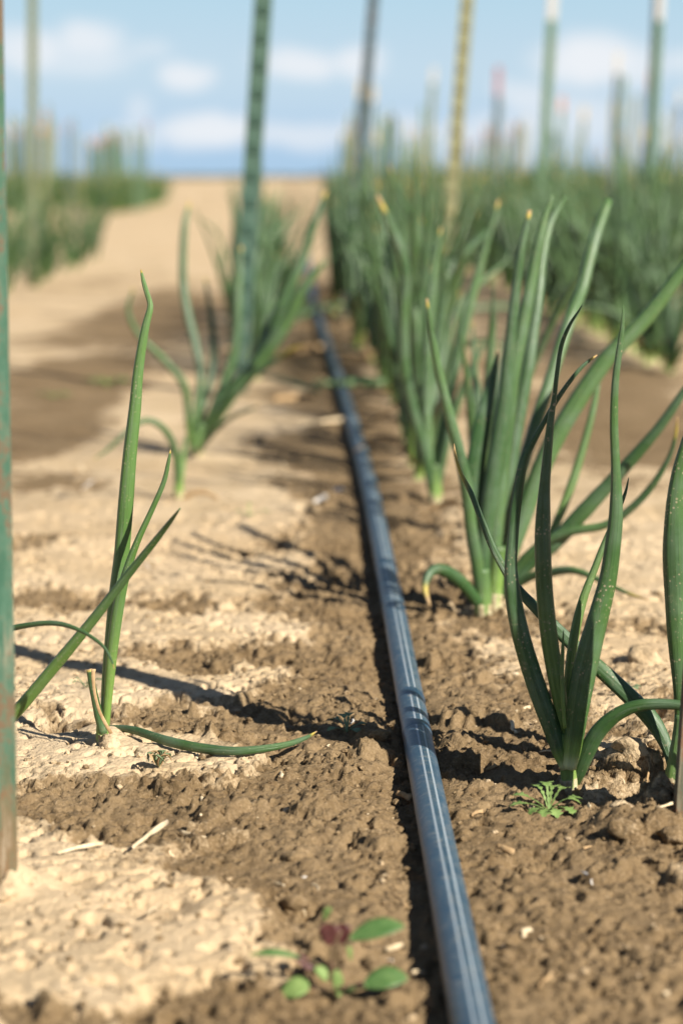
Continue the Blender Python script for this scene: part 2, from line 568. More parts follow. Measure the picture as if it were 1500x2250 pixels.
# ------------------------------------------------------------------ plant materials
def leaf_material(name, g1, g2, wax, spec=0.5, rough=0.30, specks=1.0):
    m = bpy.data.materials.new(name)
    m.use_nodes = True
    t = NT(m.node_tree)
    uvn = t.n('ShaderNodeUVMap')
    sp = t.n('ShaderNodeSeparateXYZ')
    t.link(uvn.outputs[0], sp.inputs[0])
    geo = t.n('ShaderNodeTexCoord').outputs['Object']
    rnd = t.n('ShaderNodeObjectInfo').outputs['Random']
    dry = t.attr('dry').outputs['Fac']
    pale = t.attr('pale').outputs['Fac']
    n1 = t.noise(geo, 28, 4, 0.6).outputs[0]
    n2 = t.noise(geo, 9, 3, 0.5).outputs[0]
    st = t.vmath('MULTIPLY', uvn.outputs[0], (34.0, 3.0, 0.0))
    stri = t.noise(st, 1.0, 3, 0.6).outputs[0]
    colr = t.mix(t.step(t.math('ADD', n2, t.math('MULTIPLY', t.math('SUBTRACT', rnd, .5), .25)), .35, .65), g1, g2)
    colr = t.mix(t.math('MULTIPLY', t.step(n1, .40, .70), wax), colr, (.115, .170, .115))
    colr = t.mix(t.math('MULTIPLY', t.step(stri, .45, .70), .30), colr, (.085, .165, .040))
    colr = t.mix(t.step(pale, 0.0, .55), colr, (.16, .26, .055))
    colr = t.mix(t.step(pale, .50, 1.0), colr, (.56, .60, .30))
    dn = t.math('ADD', dry, t.math('MULTIPLY', t.math('SUBTRACT', n1, .5), .5))
    colr = t.mix(t.step(dn, .25, .6), colr, (.42, .33, .055))
    colr = t.mix(t.step(dn, .6, .95), colr, (.40, .26, .12))
    if specks:
        vo = t.n('ShaderNodeTexVoronoi')
        t.link(geo, vo.inputs['Vector'])
        vo.inputs['Scale'].default_value = 330
        big = t.noise(geo, 40, 3, 0.6).outputs[0]
        v2 = t.noise(geo, 150, 2, .5).outputs[0]
        s1 = t.math('MULTIPLY', t.step(t.math('ADD', vo.outputs['Distance'], t.math('MULTIPLY', v2, .5)), .54, .36), t.step(big, .42, .62))
        dust = t.math('MULTIPLY', t.step(t.noise(geo, 120, 5, .7).outputs[0], .56, .70), .45)
        colr = t.mix(t.math('MULTIPLY', t.math('MAXIMUM', s1, t.math('MULTIPLY', dust, t.step(big, .45, .65))), .8 * specks), colr, (.36, .285, .19))
    nrm = t.bump(t.math('ADD', t.math('MULTIPLY', stri, 0.0012), t.math('MULTIPLY', n1, .002)), 1.0, 0.6)
    t.out(colr, t.math('ADD', rough, t.math('MULTIPLY', n1, .25)), nrm, spec)
    return m


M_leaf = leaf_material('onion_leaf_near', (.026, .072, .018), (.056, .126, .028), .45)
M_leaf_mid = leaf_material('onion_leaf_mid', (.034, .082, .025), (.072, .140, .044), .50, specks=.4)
M_leaf_bright = leaf_material('onion_leaf_yellow_green', (.045, .105, .020), (.085, .170, .036), .30, specks=.5)  # brighter, more yellow-green leaf colour for plants A and Z
M_leaf_field = leaf_material('onion_leaf_field', (.022, .058, .014), (.055, .110, .024), .22, specks=0)


def plain(name, c1, c2, scale=60, rough=0.8, bump=0.0006, spec=0.25):
    m = bpy.data.materials.new(name)
    m.use_nodes = True
    t = NT(m.node_tree)
    geo = t.n('ShaderNodeTexCoord').outputs['Object']
    n1 = t.noise(geo, scale, 5, 0.65).outputs[0]
    n2 = t.noise(geo, scale * 6, 3, 0.65).outputs[0]
    colr = t.mix(t.step(n1, .3, .7), c1, c2)
    t.out(colr, rough, t.bump(t.math('MULTIPLY', n2, bump), 1.0, 0.6), spec)
    return m


M_straw = plain('straw', (.52, .40, .24), (.70, .58, .40), 200, .75, .0004)
M_husk = plain('dry_leaf', (.30, .19, .09), (.47, .33, .18), 150, .85, .0006)
M_sheath = plain('papery_sheath', (.27, .20, .11), (.50, .45, .28), 140, .85, .0008)
M_white = plain('bleached_fragment', (.62, .56, .48), (.78, .73, .66), 150, .8, .0004)
M_weed = plain('weed_leaf', (.115, .19, .045), (.19, .27, .080), 220, .6, .0005, .4)
M_weed_dark = plain('weed_leaf_green', (.050, .115, .028), (.095, .165, .050), 120, .5, .0004, .4)
M_weed_purple = plain('weed_leaf_purple', (.060, .018, .016), (.095, .030, .025), 120, .5, .0004, .4)
M_weed_grey = plain('weed_leaf_grey', (.12, .17, .085), (.19, .25, .13), 220, .7, .0005)
M_stem = plain('weed_stem', (.14, .12, .05), (.12, .055, .045), 120, .6, .0003)
M_clod_brown = soil_nodes(bpy.data.materials.new('clod_damp'), dry_value=-0.15)
M_clod_pale = soil_nodes(bpy.data.materials.new('clod_dry'), dry_value=0.35)


# ------------------------------------------------------------------ onions
def leaf_mesh(parent, C, rad, mat, sides=16, flat=0.9, dry_tip=0.03, pale_base=0.0, pale_len=0.1, all_dry=0.0, name='leaf', seed=0.0, ridge=0.03, ridges=9, wob=0.02, twist=0.0):
    V, F, UV = tube(C, rad, sides, flat, ridge, ridges, wob, seed, True, twist)
    v = np.array([u[1] for u in UV])
    dry = np.clip((v - (1 - dry_tip * 2.2)) / (dry_tip * 2.2 + 1e-6), 0, 1) if dry_tip > 0 else np.zeros(len(v))
    dry = np.maximum(dry, all_dry)
    pale = pale_base * np.clip(1 - v / pale_len, 0, 1)
    return mesh_obj(name, V, F, mat, parent, UV, {'dry': dry, 'pale': pale})


def pixel_leaf(parent, base, Y, pts, mat, n=54, dY=(0.0, 0.0), **kw):
    """pts: (pixel x, pixel y, pixel width); the leaf runs from depth Y+dY[0] to Y+dY[1]"""
    k = len(pts)
    P = []
    for i, (px, py, wd) in enumerate(pts):
        yy = Y + dY[0] + (dY[1] - dY[0]) * i / (k - 1)
        p = at(px, py, yy)
        P.append((p.x - base.x, p.y - base.y, p.z - base.z, wd * 0.5 * yy / FPX))
    S4 = spline(P, n)
    return leaf_mesh(parent, S4[:, :3], np.maximum(S4[:, 3], 0.0003), mat, **kw)


def neck(parent, base, pts, Y, mat, pale=1.0, seed=0.0):
    x0, y0, w0 = pts[1]
    pixel_leaf(parent, base, Y, [(x0 + 2, y0 + 60, w0 * .7), (x0 + 1, y0 + 25, w0 * 1.0), (x0, y0, w0 * 1.06), (pts[2][0], y0 * .6 + pts[2][1] * .4, pts[2][2] * 1.05)], M_sheath, n=16,
               name='dry_sheath', dry_tip=0, ridge=.07, ridges=5, seed=seed, flat=1.0, wob=.05)
    pts = [(x0 + 2, y0 + 60, w0 * .6)] + list(pts[1:])
    o = pixel_leaf(parent, base, Y, pts, mat, n=22, name='neck', dry_tip=0, pale_base=pale, pale_len=1.15, ridge=.04, ridges=11, seed=seed, flat=1.0)
    return o


# plant A: the lone onion on the left
bA = ground_pt(225, 1630)
A = thing('onion_plant', 'lone young onion with one tall upright leaf, left of the drip tape', 'onion plant', bA)
YA = bA.y
neck(A, bA, [(226, 1660, 20), (225, 1625, 27), (226, 1595, 28), (232, 1560, 26), (236, 1530, 20)], YA, M_leaf, 1.0, 1)
pixel_leaf(A, bA, YA, [(229, 1615, 20), (233, 1560, 24), (241, 1450, 28), (256, 1310, 33), (268, 1220, 35), (277, 1110, 34), (286, 1000, 31), (297, 900, 27), (303, 830, 24), (311, 770, 21),
                       (321, 715, 17), (330, 680, 14), (330, 665, 12), (322, 640, 11), (315, 615, 9), (310, 592, 3)], M_leaf_bright, dY=(0, .025), pale_base=.5, pale_len=.12, dry_tip=.006, n=90, seed=2, ridge=.035, flat=.8)
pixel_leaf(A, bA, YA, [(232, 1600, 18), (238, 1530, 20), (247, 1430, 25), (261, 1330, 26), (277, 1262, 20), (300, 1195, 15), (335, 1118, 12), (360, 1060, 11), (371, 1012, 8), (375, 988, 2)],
           M_leaf_bright, dY=(-.006, -.02), pale_base=.55, pale_len=.5, dry_tip=.004, seed=3)
lf = pixel_leaf(A, bA, YA, [(228, 1612, 18), (219, 1580, 20), (207, 1525, 17), (200, 1488, 15), (197, 1470, 14)], M_leaf, dY=(-.012, -.012), dry_tip=.03, seed=4, n=20)
lf['label'] = 'short snapped-off dark leaf stub'
pixel_leaf(A, bA, YA, [(245, 1612, 8), (232, 1590, 8), (218, 1560, 7), (209, 1525, 7), (205, 1490, 8), (206, 1470, 10)], M_husk, dY=(-.022, -.024), flat=.35, all_dry=.9, name='dry_leaf', seed=5, n=30)
P = []
for (px, py, wd, z) in [(236, 1600, 12, .010), (262, 1600, 15, .011), (300, 1606, 19, .012), (370, 1629, 23, .010), (450, 1645, 23, .009), (530, 1650, 20, .010), (620, 1638, 15, .012), (670, 1622, 10, .012), (696, 1607, 3, .014)]:
    q_ = ground_at(px, py, z + 0.004)
    P.append((q_.x - bA.x, q_.y - bA.y, z + 0.004 - bA.z, wd * .5 * q_.y / FPX))
S4 = spline(P, 60)
lf = leaf_mesh(A, S4[:, :3], S4[:, 3], M_leaf_mid, dry_tip=.035, seed=6, flat=.75)
lf['label'] = 'limp leaf lying along the soil with a yellow tip'

# plant Z: left of the frame, its leaf crosses in front of plant A
bZ = ground_pt(-75, 1700)
Z = thing('onion_plant', 'onion behind the left post whose bright blade slants across the lone onion', 'onion plant', bZ)
neck(Z, bZ, [(-75, 1730, 22), (-72, 1690, 30), (-60, 1650, 28), (-45, 1620, 24)], bZ.y, M_leaf, 1.0, 1)
pixel_leaf(Z, bZ, bZ.y, [(-70, 1670, 22), (-25, 1625, 26), (40, 1560, 28), (120, 1465, 26), (200, 1368, 23), (280, 1265, 19), (340, 1190, 15), (375, 1145, 10), (396, 1117, 3)], M_leaf_bright, dY=(0, -.10), pale_base=.42, pale_len=.9, dry_tip=.0, seed=7, ridge=.02)
pixel_leaf(Z, bZ, bZ.y, [(-75, 1660, 18), (-72, 1560, 20), (-45, 1450, 16), (0, 1393, 14), (60, 1374, 13), (125, 1370, 12), (180, 1387, 10), (225, 1418, 8), (245, 1450, 5), (251, 1470, 2)], M_leaf_mid, dY=(0, -.12), dry_tip=.02, seed=8)
pixel_leaf(Z, bZ, bZ.y, [(-78, 1670, 22), (-100, 1500, 26), (-130, 1250, 26), (-150, 1000, 18), (-140, 830, 3)], M_leaf_mid, dY=(0, .03), dry_tip=.02, seed=9)

# plant B: the big clump in focus on the right
bB = ground_pt(1250, 1728)
B = thing('onion_plant', 'large sharp dark green onion right of the tape, one leaf arching right', 'onion plant', bB)
YB = bB.y
neck(B, bB, [(1252, 1760, 26), (1250, 1725, 36), (1248, 1690, 38), (1248, 1650, 42), (1249, 1610, 40)], YB, M_leaf, 1.0, 2)
pixel_leaf(B, bB, YB, [(1243, 1690, 22), (1230, 1655, 32), (1208, 1590, 40), (1175, 1500, 42), (1147, 1410, 42), (1129, 1325, 37), (1122, 1250, 29), (1125, 1195, 25), (1131, 1125, 23), (1142, 1050, 20), (1152, 1005, 16),
                       (1165, 980, 14), (1190, 935, 12), (1225, 875, 11), (1265, 820, 9), (1290, 795, 7), (1311, 780, 3)], M_leaf, dY=(-.004, .02), n=96, pale_base=1.0, pale_len=.06, dry_tip=.014, seed=1, ridge=.04, flat=.7, twist=.8)
pixel_leaf(B, bB, YB, [(1246, 1680, 20), (1240, 1620, 26), (1231, 1555, 31), (1218, 1480, 37), (1205, 1400, 38), (1195, 1300, 38), (1191, 1200, 36), (1192, 1130, 32), (1196, 1060, 24), (1203, 980, 19), (1210, 915, 15),
                       (1217, 870, 11), (1222, 825, 10), (1232, 760, 10), (1250, 715, 8), (1268, 687, 5), (1280, 668, 2)], M_leaf, dY=(.0, .015), n=96, pale_base=.45, pale_len=.55, dry_tip=0, seed=2, ridge=.05, ridges=11, flat=.8)
pixel_leaf(B, bB, YB, [(1250, 1690, 28), (1257, 1645, 38), (1264, 1590, 46), (1276, 1510, 51), (1296, 1420, 50), (1319, 1335, 43), (1335, 1270, 38), (1345, 1200, 35), (1352, 1130, 30), (1352, 1040, 21), (1348, 940, 18),
                       (1350, 850, 16), (1358, 780, 14), (1366, 720, 10), (1368, 672, 2)], M_leaf, dY=(-.008, .0), n=96, pale_base=1.0, pale_len=.085, dry_tip=0, seed=3, ridge=.05, ridges=10, flat=.75)
pixel_leaf(B, bB, YB, [(1246, 1640, 16), (1245, 1540, 20), (1254, 1440, 22), (1266, 1370, 22), (1282, 1310, 19), (1305, 1250, 16), (1328, 1190, 13), (1358, 1120, 10), (1373, 1082, 7), (1380, 1050, 2)],
           M_leaf, dY=(.005, .045), pale_base=.48, pale_len=1.2, dry_tip=0, seed=4)
pixel_leaf(B, bB, YB, [(1240, 1600, 9), (1234, 1500, 9), (1235, 1440, 9), (1237, 1385, 2)], M_leaf, dY=(-.012, -.012), pale_base=.45, pale_len=1.2, dry_tip=0, seed=5, n=24, sides=10)
pixel_leaf(B, bB, YB, [(1262, 1728, 16), (1270, 1700, 30), (1287, 1655, 39), (1315, 1606, 37), (1360, 1567, 32), (1415, 1549, 28), (1500, 1552, 24), (1570, 1585, 17), (1620, 1650, 6)], M_leaf, dY=(.006, -.035), n=70, dry_tip=.02, seed=6, ridge=.035, flat=.7)

# plant C: cut by the right edge
bC = ground_pt(1476, 1722)
Cp = thing('onion_plant', 'onion at the right edge beside the rusty post, thick leaf kinked at its top', 'onion plant', bC)
YC = bC.y
neck(Cp, bC, [(1476, 1750, 30), (1478, 1715, 38), (1484, 1670, 36), (1490, 1620, 30), (1494, 1570, 26)], YC, M_leaf_mid, .45, 3)
pixel_leaf(Cp, bC, YC, [(1488, 1640, 22), (1494, 1560, 26), (1492, 1490, 34), (1487, 1400, 44), (1483, 1300, 50), (1480, 1205, 50), (1481, 1120, 40), (1488, 1055, 34), (1500, 1005, 32), (1522, 940, 28), (1560, 880, 20), (1600, 860, 6)],
           M_leaf, dY=(0, .0), n=80, dry_tip=0, seed=2, ridge=.05, ridges=10, flat=.75)
pixel_leaf(Cp, bC, YC, [(1492, 1640, 22), (1506, 1500, 36), (1512, 1350, 40), (1510, 1180, 36), (1530, 1000, 26), (1540, 850, 4)], M_leaf, dY=(.02, .05), n=60, dry_tip=.02, seed=3, ridge=.05)
pixel_leaf(Cp, bC, YC, [(1476, 1690, 20), (1463, 1640, 28), (1425, 1575, 38), (1345, 1495, 36), (1270, 1428, 32), (1185, 1345, 26), (1128, 1283, 20), (1085, 1210, 16), (1058, 1145, 14), (1035, 1085, 12), (1012, 1040, 8), (1000, 1000, 6), (997, 975, 2)],
           M_leaf, dY=(.01, .10), n=90, dry_tip=.085, seed=4, ridge=.04, flat=.6, twist=.6)

# plant D: the tall clump just behind, out of focus
bD = ground_pt(1062, 1352)
D = thing('onion_plant', 'tall clump of onion leaves behind the sharp one, curled leaf at its left foot', 'onion plant', bD)
YD = bD.y
neck(D, bD, [(1060, 1375, 26), (1060, 1345, 38), (1060, 1300, 36), (1058, 1250, 34)], YD, M_leaf_mid, .5, 1)
pixel_leaf(D, bD, YD, [(1057, 1320, 22), (1047, 1235, 28), (1035, 1165, 28), (1025, 1075, 28), (1010, 1000, 26), (990, 925, 24), (960, 800, 19), (945, 715, 13), (937, 656, 4)], M_leaf_mid, dY=(0, -.04), dry_tip=.022, seed=1)
pixel_leaf(D, bD, YD, [(1060, 1320, 24), (1046, 1180, 34), (1042, 1060, 42), (1055, 950, 38), (1075, 860, 26), (1093, 775, 4)], M_leaf, dY=(.0, .03), dry_tip=0, seed=2, flat=.4, twist=1.2)
pixel_leaf(D, bD, YD, [(1060, 1330, 26), (1063, 1200, 32), (1079, 1075, 40), (1095, 975, 40), (1108, 890, 36), (1114, 815, 28), (1127, 680, 22), (1145, 545, 18), (1163, 462, 8)], M_leaf_mid, dY=(0, .02), dry_tip=.014, seed=3)
pixel_leaf(D, bD, YD, [(1050, 1325, 24), (1010, 1277, 30), (970, 1252, 28), (945, 1258, 22), (933, 1290, 16), (943, 1330, 8)], M_leaf, dY=(-.01, -.06), dry_tip=.14, seed=4)
bD2 = ground_pt(1086, 1335)
D2 = thing('onion_plant', 'onion with bright pale foot and right-leaning leaves, touching the curled-leaf clump', 'onion plant', bD2)
Y2 = bD2.y
neck(D2, bD2, [(1086, 1360, 26), (1086, 1325, 38), (1090, 1270, 36), (1095, 1200, 32)], Y2, M_leaf_mid, 1.0, 1)
pixel_leaf(D2, bD2, Y2, [(1084, 1310, 24), (1088, 1180, 32), (1104, 1000, 36), (1124, 831, 34), (1146, 722, 30), (1167, 612, 24), (1189, 503, 18), (1213, 427, 6)], M_leaf_mid, dY=(0, .05), dry_tip=0, seed=5)
pixel_leaf(D2, bD2, Y2, [(1090, 1310, 22), (1098, 1180, 28), (1128, 980, 30), (1160, 800, 27), (1180, 660, 25), (1190, 570, 22), (1207, 492, 16), (1243, 432, 5)], M_leaf_mid, dY=(0, .12), dry_tip=0, seed=6)
pixel_leaf(D2, bD2, Y2, [(1092, 1310, 22), (1112, 1180, 26), (1155, 1000, 28), (1206, 842, 28), (1250, 705, 27), (1278, 634, 26), (1304, 530, 25), (1336, 440, 18)], M_leaf_mid, dY=(0, .18), dry_tip=.0, seed=7)
pixel_leaf(D2, bD2, Y2, [(1094, 1310, 22), (1113, 1240, 32), (1146, 1145, 38), (1176, 1060, 42), (1216, 970, 42), (1270, 878, 40), (1336, 785, 37), (1418, 700, 34), (1500, 592, 27), (1570, 500, 8)], M_leaf_mid, dY=(0, .02), dry_tip=.0, seed=8)
pixel_leaf(D2, bD2, Y2, [(1096, 1318, 22), (1160, 1240, 32), (1216, 1193, 36), (1276, 1130, 36), (1350, 1050, 30), (1400, 995, 26), (1450, 935, 22), (1500, 862, 17), (1540, 800, 4)], M_leaf_mid, dY=(0, -.05), dry_tip=.02, seed=9)
pixel_leaf(D2, bD2, Y2, [(1098, 1310, 18), (1140, 1240, 20), (1190, 1195, 20), (1250, 1168, 20), (1325, 1155, 19), (1378, 1123, 18), (1427, 1073, 16), (1466, 1010, 11), (1482, 960, 8), (1487, 915, 3)], M_leaf_mid, dY=(0, -.08), dry_tip=.06, seed=10)
pixel_leaf(D2, bD2, Y2, [(1096, 1318, 14), (1160, 1270, 18), (1215, 1257, 20), (1262, 1254, 17), (1318, 1275, 13), (1370, 1300, 9), (1420, 1318, 3)], M_leaf_mid, dY=(0, -.12), dry_tip=.09, seed=11)
pixel_leaf(D2, bD2, Y2, [(1092, 1310, 16), (1180, 1225, 18), (1221, 1150, 19), (1251, 1075, 20), (1281, 980, 18), (1305, 885, 14), (1322, 790, 4)], M_leaf_mid, dY=(0, .06), pale_base=.35, pale_len=1.5, dry_tip=.0, seed=12)

# plant E
bE = ground_pt(955, 1102)
E = thing('onion_plant', 'pale-footed onion close behind the tape, one long wavy leaf with yellow tip', 'onion plant', bE)
YE = bE.y
neck(E, bE, [(955, 1125, 20), (956, 1095, 30), (956, 1060, 26), (955, 1020, 22)], YE, M_leaf_mid, .9, 2)
pixel_leaf(E, bE, YE, [(950, 1090, 16), (936, 1005, 22), (914, 925, 24), (890, 815, 24), (887, 690, 24), (890, 590, 23), (862, 505, 19), (828, 428, 6)], M_leaf_mid, dY=(0, -.03), dry_tip=.05, seed=1)
pixel_leaf(E, bE, YE, [(955, 1090, 16), (962, 1000, 22), (985, 880, 24), (1015, 740, 22), (1050, 600, 20), (1095, 440, 5)], M_leaf_mid, dY=(0, .05), dry_tip=.02, seed=2)
pixel_leaf(E, bE, YE, [(958, 1090, 14), (975, 1000, 18), (1000, 900, 18), (1040, 800, 14), (1085, 720, 3)], M_leaf_mid, dY=(0, .0), dry_tip=.02, seed=3)
pixel_leaf(E, bE, YE, [(953, 1090, 14), (940, 960, 20), (938, 820, 22), (948, 640, 18), (968, 500, 4)], M_leaf_mid, dY=(0, .06), dry_tip=.02, seed=4)

# plants G and H: the sparse row on the left
bG = ground_pt(392, 1095)
Gp = thing('onion_plant', 'small onion with one hooped leaf and a dry tan leaf, behind the lone onion', 'onion plant', bG)
neck(Gp, bG, [(392, 1115, 16), (392, 1090, 22), (393, 1060, 20), (394, 1020, 14)], bG.y, M_leaf_mid, .95, 1)
pixel_leaf(Gp, bG, bG.y, [(391, 1080, 14), (388, 1010, 16), (374, 962, 15), (346, 931, 14), (315, 925, 13), (280, 948, 11), (240, 985, 8), (207, 1010, 2)], M_leaf_mid, dY=(0, -.06), dry_tip=.02, seed=1)
pixel_leaf(Gp, bG, bG.y, [(394, 1080, 12), (400, 1030, 14), (404, 990, 11), (410, 955, 3)], M_leaf_mid, dY=(0, .05), pale_base=.5, pale_len=1.2, dry_tip=.02, seed=2, n=24)
pixel_leaf(Gp, bG, bG.y, [(395, 1100, 9), (420, 1085, 12), (450, 1082, 11), (475, 1095, 9), (492, 1120, 6), (503, 1143, 3)], M_husk, dY=(0, -.03), all_dry=.8, name='dry_leaf', seed=3, flat=.4, n=30)
bH = ground_pt(430, 1003)
H = thing('onion_plant', 'wide-spreading onion with drooping side leaves at the left of the tape', 'onion plant', bH)
YH = bH.y
neck(H, bH, [(430, 1020, 22), (430, 1000, 32), (436, 965, 32), (445, 930, 26)], YH, M_leaf_mid, .5, 1)
for i, (pts, dy, tip) in enumerate([
        ([(424, 990, 14), (432, 900, 16), (441, 830, 18), (430, 760, 18), (413, 690, 19), (402, 615, 18), (405, 500, 14), (417, 443, 5)], (0, .1), .02),
        ([(423, 995, 14), (415, 930, 16), (405, 848, 17), (360, 790, 15), (307, 737, 13), (282, 683, 10), (295, 630, 3)], (0, -.05), .02),
        ([(436, 985, 16), (480, 880, 20), (548, 812, 22), (600, 705, 22), (650, 605, 20), (687, 500, 17), (716, 418, 6)], (0, .05), .02),
        ([(438, 985, 18), (475, 905, 26), (540, 832, 30), (583, 777, 32), (633, 700, 32), (667, 633, 26), (713, 575, 8)], (0, -.05), .0),
        ([(432, 985, 16), (458, 925, 20), (513, 780, 20), (524, 640, 17), (530, 540, 5)], (0, .06), .02),
        ([(440, 985, 12), (480, 920, 14), (540, 838, 16), (600, 795, 13), (643, 767, 10), (683, 758, 4)], (0, -.12), .16),
        ([(436, 995, 12), (457, 963, 13), (500, 922, 11), (567, 893, 4)], (0, -.15), .02),
        ([(430, 985, 14), (445, 900, 17), (470, 800, 17), (465, 700, 14), (450, 610, 4)], (0, .12), .02)]):
    pixel_leaf(H, bH, YH, pts, M_leaf_mid, dY=dy, dry_tip=tip, seed=i, pale_base=.3, pale_len=.3, n=44, sides=12)

# ---- generic onions for the rows
random.seed(5)


def random_leaves(rd, tall):
    """centre lines and radii of one onion's leaves, standing at the origin"""
    out = []
    n = rd.randint(7, 10)
    az0 = rd.uniform(0, math.pi)
    for i in range(n):
        az = az0 + (i % 2) * math.pi + rd.gauss(0, .55)
        L = tall * rd.uniform(.72, 1.08)
        tilt = R(rd.uniform(3, 24)) * (1.25 if i < 3 else .8)
        bend = R(rd.uniform(-6, 26))
        if rd.random() < .05:
            tilt, bend = R(rd.uniform(28, 44)), R(rd.uniform(30, 80))
        kink = rd.uniform(.5, .85) if rd.random() < .3 else None
        p = np.array([math.cos(az) * .004, math.sin(az) * .004, 0.01])
        pts = [np.array([0, 0, -0.01]), p.copy()]
        a, side = tilt, rd.gauss(0, .10)
        k = 7
        for j in range(k):
            s = (j + 1) / k
            ang = a + bend * s ** 1.4
            if kink and s > kink:
                ang += R(rd.choice((-25, 25, 40)))
            d = np.array([math.sin(ang) * math.cos(az + side * s), math.sin(ang) * math.sin(az + side * s), math.cos(ang)])
            p = p + d * L / k
            pts.append(p.copy())
        rm = rd.uniform(.0048, .0078)
        prof = [.75, .85, 1.0, 1.0, .95, .84, .66, .42, .08]
        out.append((np.array(pts), np.array(prof) * rm, rd.random() < .35))
    return out


PROTO = [random_leaves(random.Random(100 + i), .36 + .02 * (i % 4)) for i in range(8)]


def smooth_leaf(lv, n):
    P4 = np.column_stack([lv[0], lv[1]])
    return spline(P4, n)


def plant_arrays(leaves, n, sides):
    Vs, Fs, UVs, dr, pl = [], [], [], [], []
    off = 0
    for j, lv in enumerate(leaves):
        s4 = smooth_leaf(lv, n)
        V, F, UV = tube(s4[:, :3], s4[:, 3], sides, .85, cap=False, seed=j)
        Vs.append(np.array(V))
        Fs.append(np.array(F) + off)
        UVs.append(np.array(UV))
        v = np.array(UV)[:, 1]
        dr.append(np.clip((v - .88) / .12, 0, 1) if lv[2] else v * 0)
        pl.append(np.clip(1 - v / .15, 0, 1) * .45)
        off += len(V)
    return np.vstack(Vs), np.vstack(Fs), np.vstack(UVs), np.concatenate(dr), np.concatenate(pl)


protos_full, protos_one = [], []
rest = []
for i, leaves in enumerate(PROTO):
    root = thing('onion_plant', '', 'onion plant')
    for j, lv in enumerate(leaves):
        s4 = smooth_leaf(lv, 20)
        leaf_mesh(root, s4[:, :3], s4[:, 3], M_leaf_mid, sides=9, flat=.85, dry_tip=.03 if lv[2] and j % 2 else 0.0, pale_base=.75, pale_len=.2, seed=j)
    rdd = random.Random(i)
    az = rdd.uniform(0, 6.28)
    tt = np.linspace(0, 1, 14)
    Ld = rdd.uniform(.05, .09)
    Cd = np.stack([np.cos(az) * Ld * tt, np.sin(az) * Ld * tt, .035 * np.sin(tt * 3.0) * (1 - tt * .4) + .006], 1)
    leaf_mesh(root, Cd, .004 * np.sin(np.clip(tt * 2.6 + .5, 0, 3.05)) + .0004, M_husk, sides=8, flat=.35, dry_tip=0, name='dry_leaf')
    zs = np.linspace(-.015, .05, 6)
    C = np.stack([zs * 0, zs * 0, zs], 1)
    leaf_mesh(root, C, np.array([.006, .0078, .0085, .008, .0072, .006]), M_leaf_mid, sides=10, flat=1, dry_tip=0, pale_base=1.0, pale_len=1.3, name='neck')
    protos_full.append(root)
    V, F, UV, dr, pl = plant_arrays(leaves, 12, 6)
    o = mesh_obj('onion_plant', V, F, M_leaf_field, None, UV, {'dry': dr, 'pale': pl})
    tag(o, '', 'onion plant')
    protos_one.append(o)
kids = {r.name: list(r.children) for r in protos_full}
used_full, used_one = set(), set()


def place(i, x, y, rz, sc, full, label, group):
    src = (protos_full if full else protos_one)[i]
    used = used_full if full else used_one
    if i in used:
        o = src.copy()
        COL.objects.link(o)
        if full:
            for ch in kids[src.name]:
                c = ch.copy()
                COL.objects.link(c)
                c.parent = o
    else:
        used.add(i)
        o = src
    z = hz(x, y) if y < 12 else 0.0
    o.location = (x, y, z - .003)
    lean = random.gauss(.10, .05)
    if 'row' in group:          # the rows by the tape: turn each plant so that it stays over its own side of the row
        best = None
        for _ in range(12):
            a_ = random.uniform(0, 6.28)
            lo = min(float(lv[0][-1][0] * math.cos(a_) - lv[0][-1][1] * math.sin(a_)) for lv in PROTO[i])
            if best is None or lo > best[0]:
                best = (lo, a_)
        rz = best[1]
        lean = random.gauss(.06, .03)
    o.rotation_euler = (Matrix.Rotation(lean, 4, 'Y') @ Matrix.Rotation(random.gauss(0, .05), 4, 'X') @ Matrix.Rotation(rz, 4, 'Z')).to_euler()
    o.scale = (sc, sc, sc)
    tag(o, label, 'onion plant', group)
    return o


U0, U1, PITCH = -0.142, 0.197, 1.15
ROWS = [  # across-row offset, first Y, last Y, spacing, label, group
    (U1 + .01, 3.40, 9.8, .125, 'onion plant in the crowded row directly right of the drip tape', 'onions in the row right of the tape'),
    (U0 + .045, 5.2, 7.8, .085, 'onion plant in the row behind the dark green post left of the tape', 'onions in the row left of the tape'),
    (U0 - PITCH + .25, 9.2, 13, .36, 'onion plant in the short sparse stand at the far left', 'onions of the sparse stand at the left'),
    (U0 - PITCH, 9.4, 13.5, .40, 'onion plant in the short sparse stand at the far left', 'onions of the sparse stand at the left'),
]
for k in range(1, 8):
    for u in (U0, U1):
        ROWS.append((u + k * PITCH - (.15 if k == 1 and u == U0 else 0), 5.2, 44, .115, 'onion plant in the dense field of rows right of the bare strip', 'onions in the dense right field'))
for k in range(-7, -1):
    for u in (U0, U1):
        ROWS.append((u + k * PITCH, 30, 41, .13, 'onion plant in the far green plot at the left', 'onions of the far left plot'))
spots = []
for (u, y0, y1, sp, label, group) in ROWS:
    y = y0
    while y < y1:
        x = u + ROW_YAW * y + random.gauss(0, .02) + (.05 * min(1, max(0, (y - 5) / 3)) if u == U1 else 0)
        if abs(x) < .147 * y + .25 and random.random() > .05:
            spots.append((y, x, label, group))
        y += sp * random.uniform(.7, 1.35)
spots += [(2.9, .165, ROWS[0][4], ROWS[0][5])]
spots.sort()
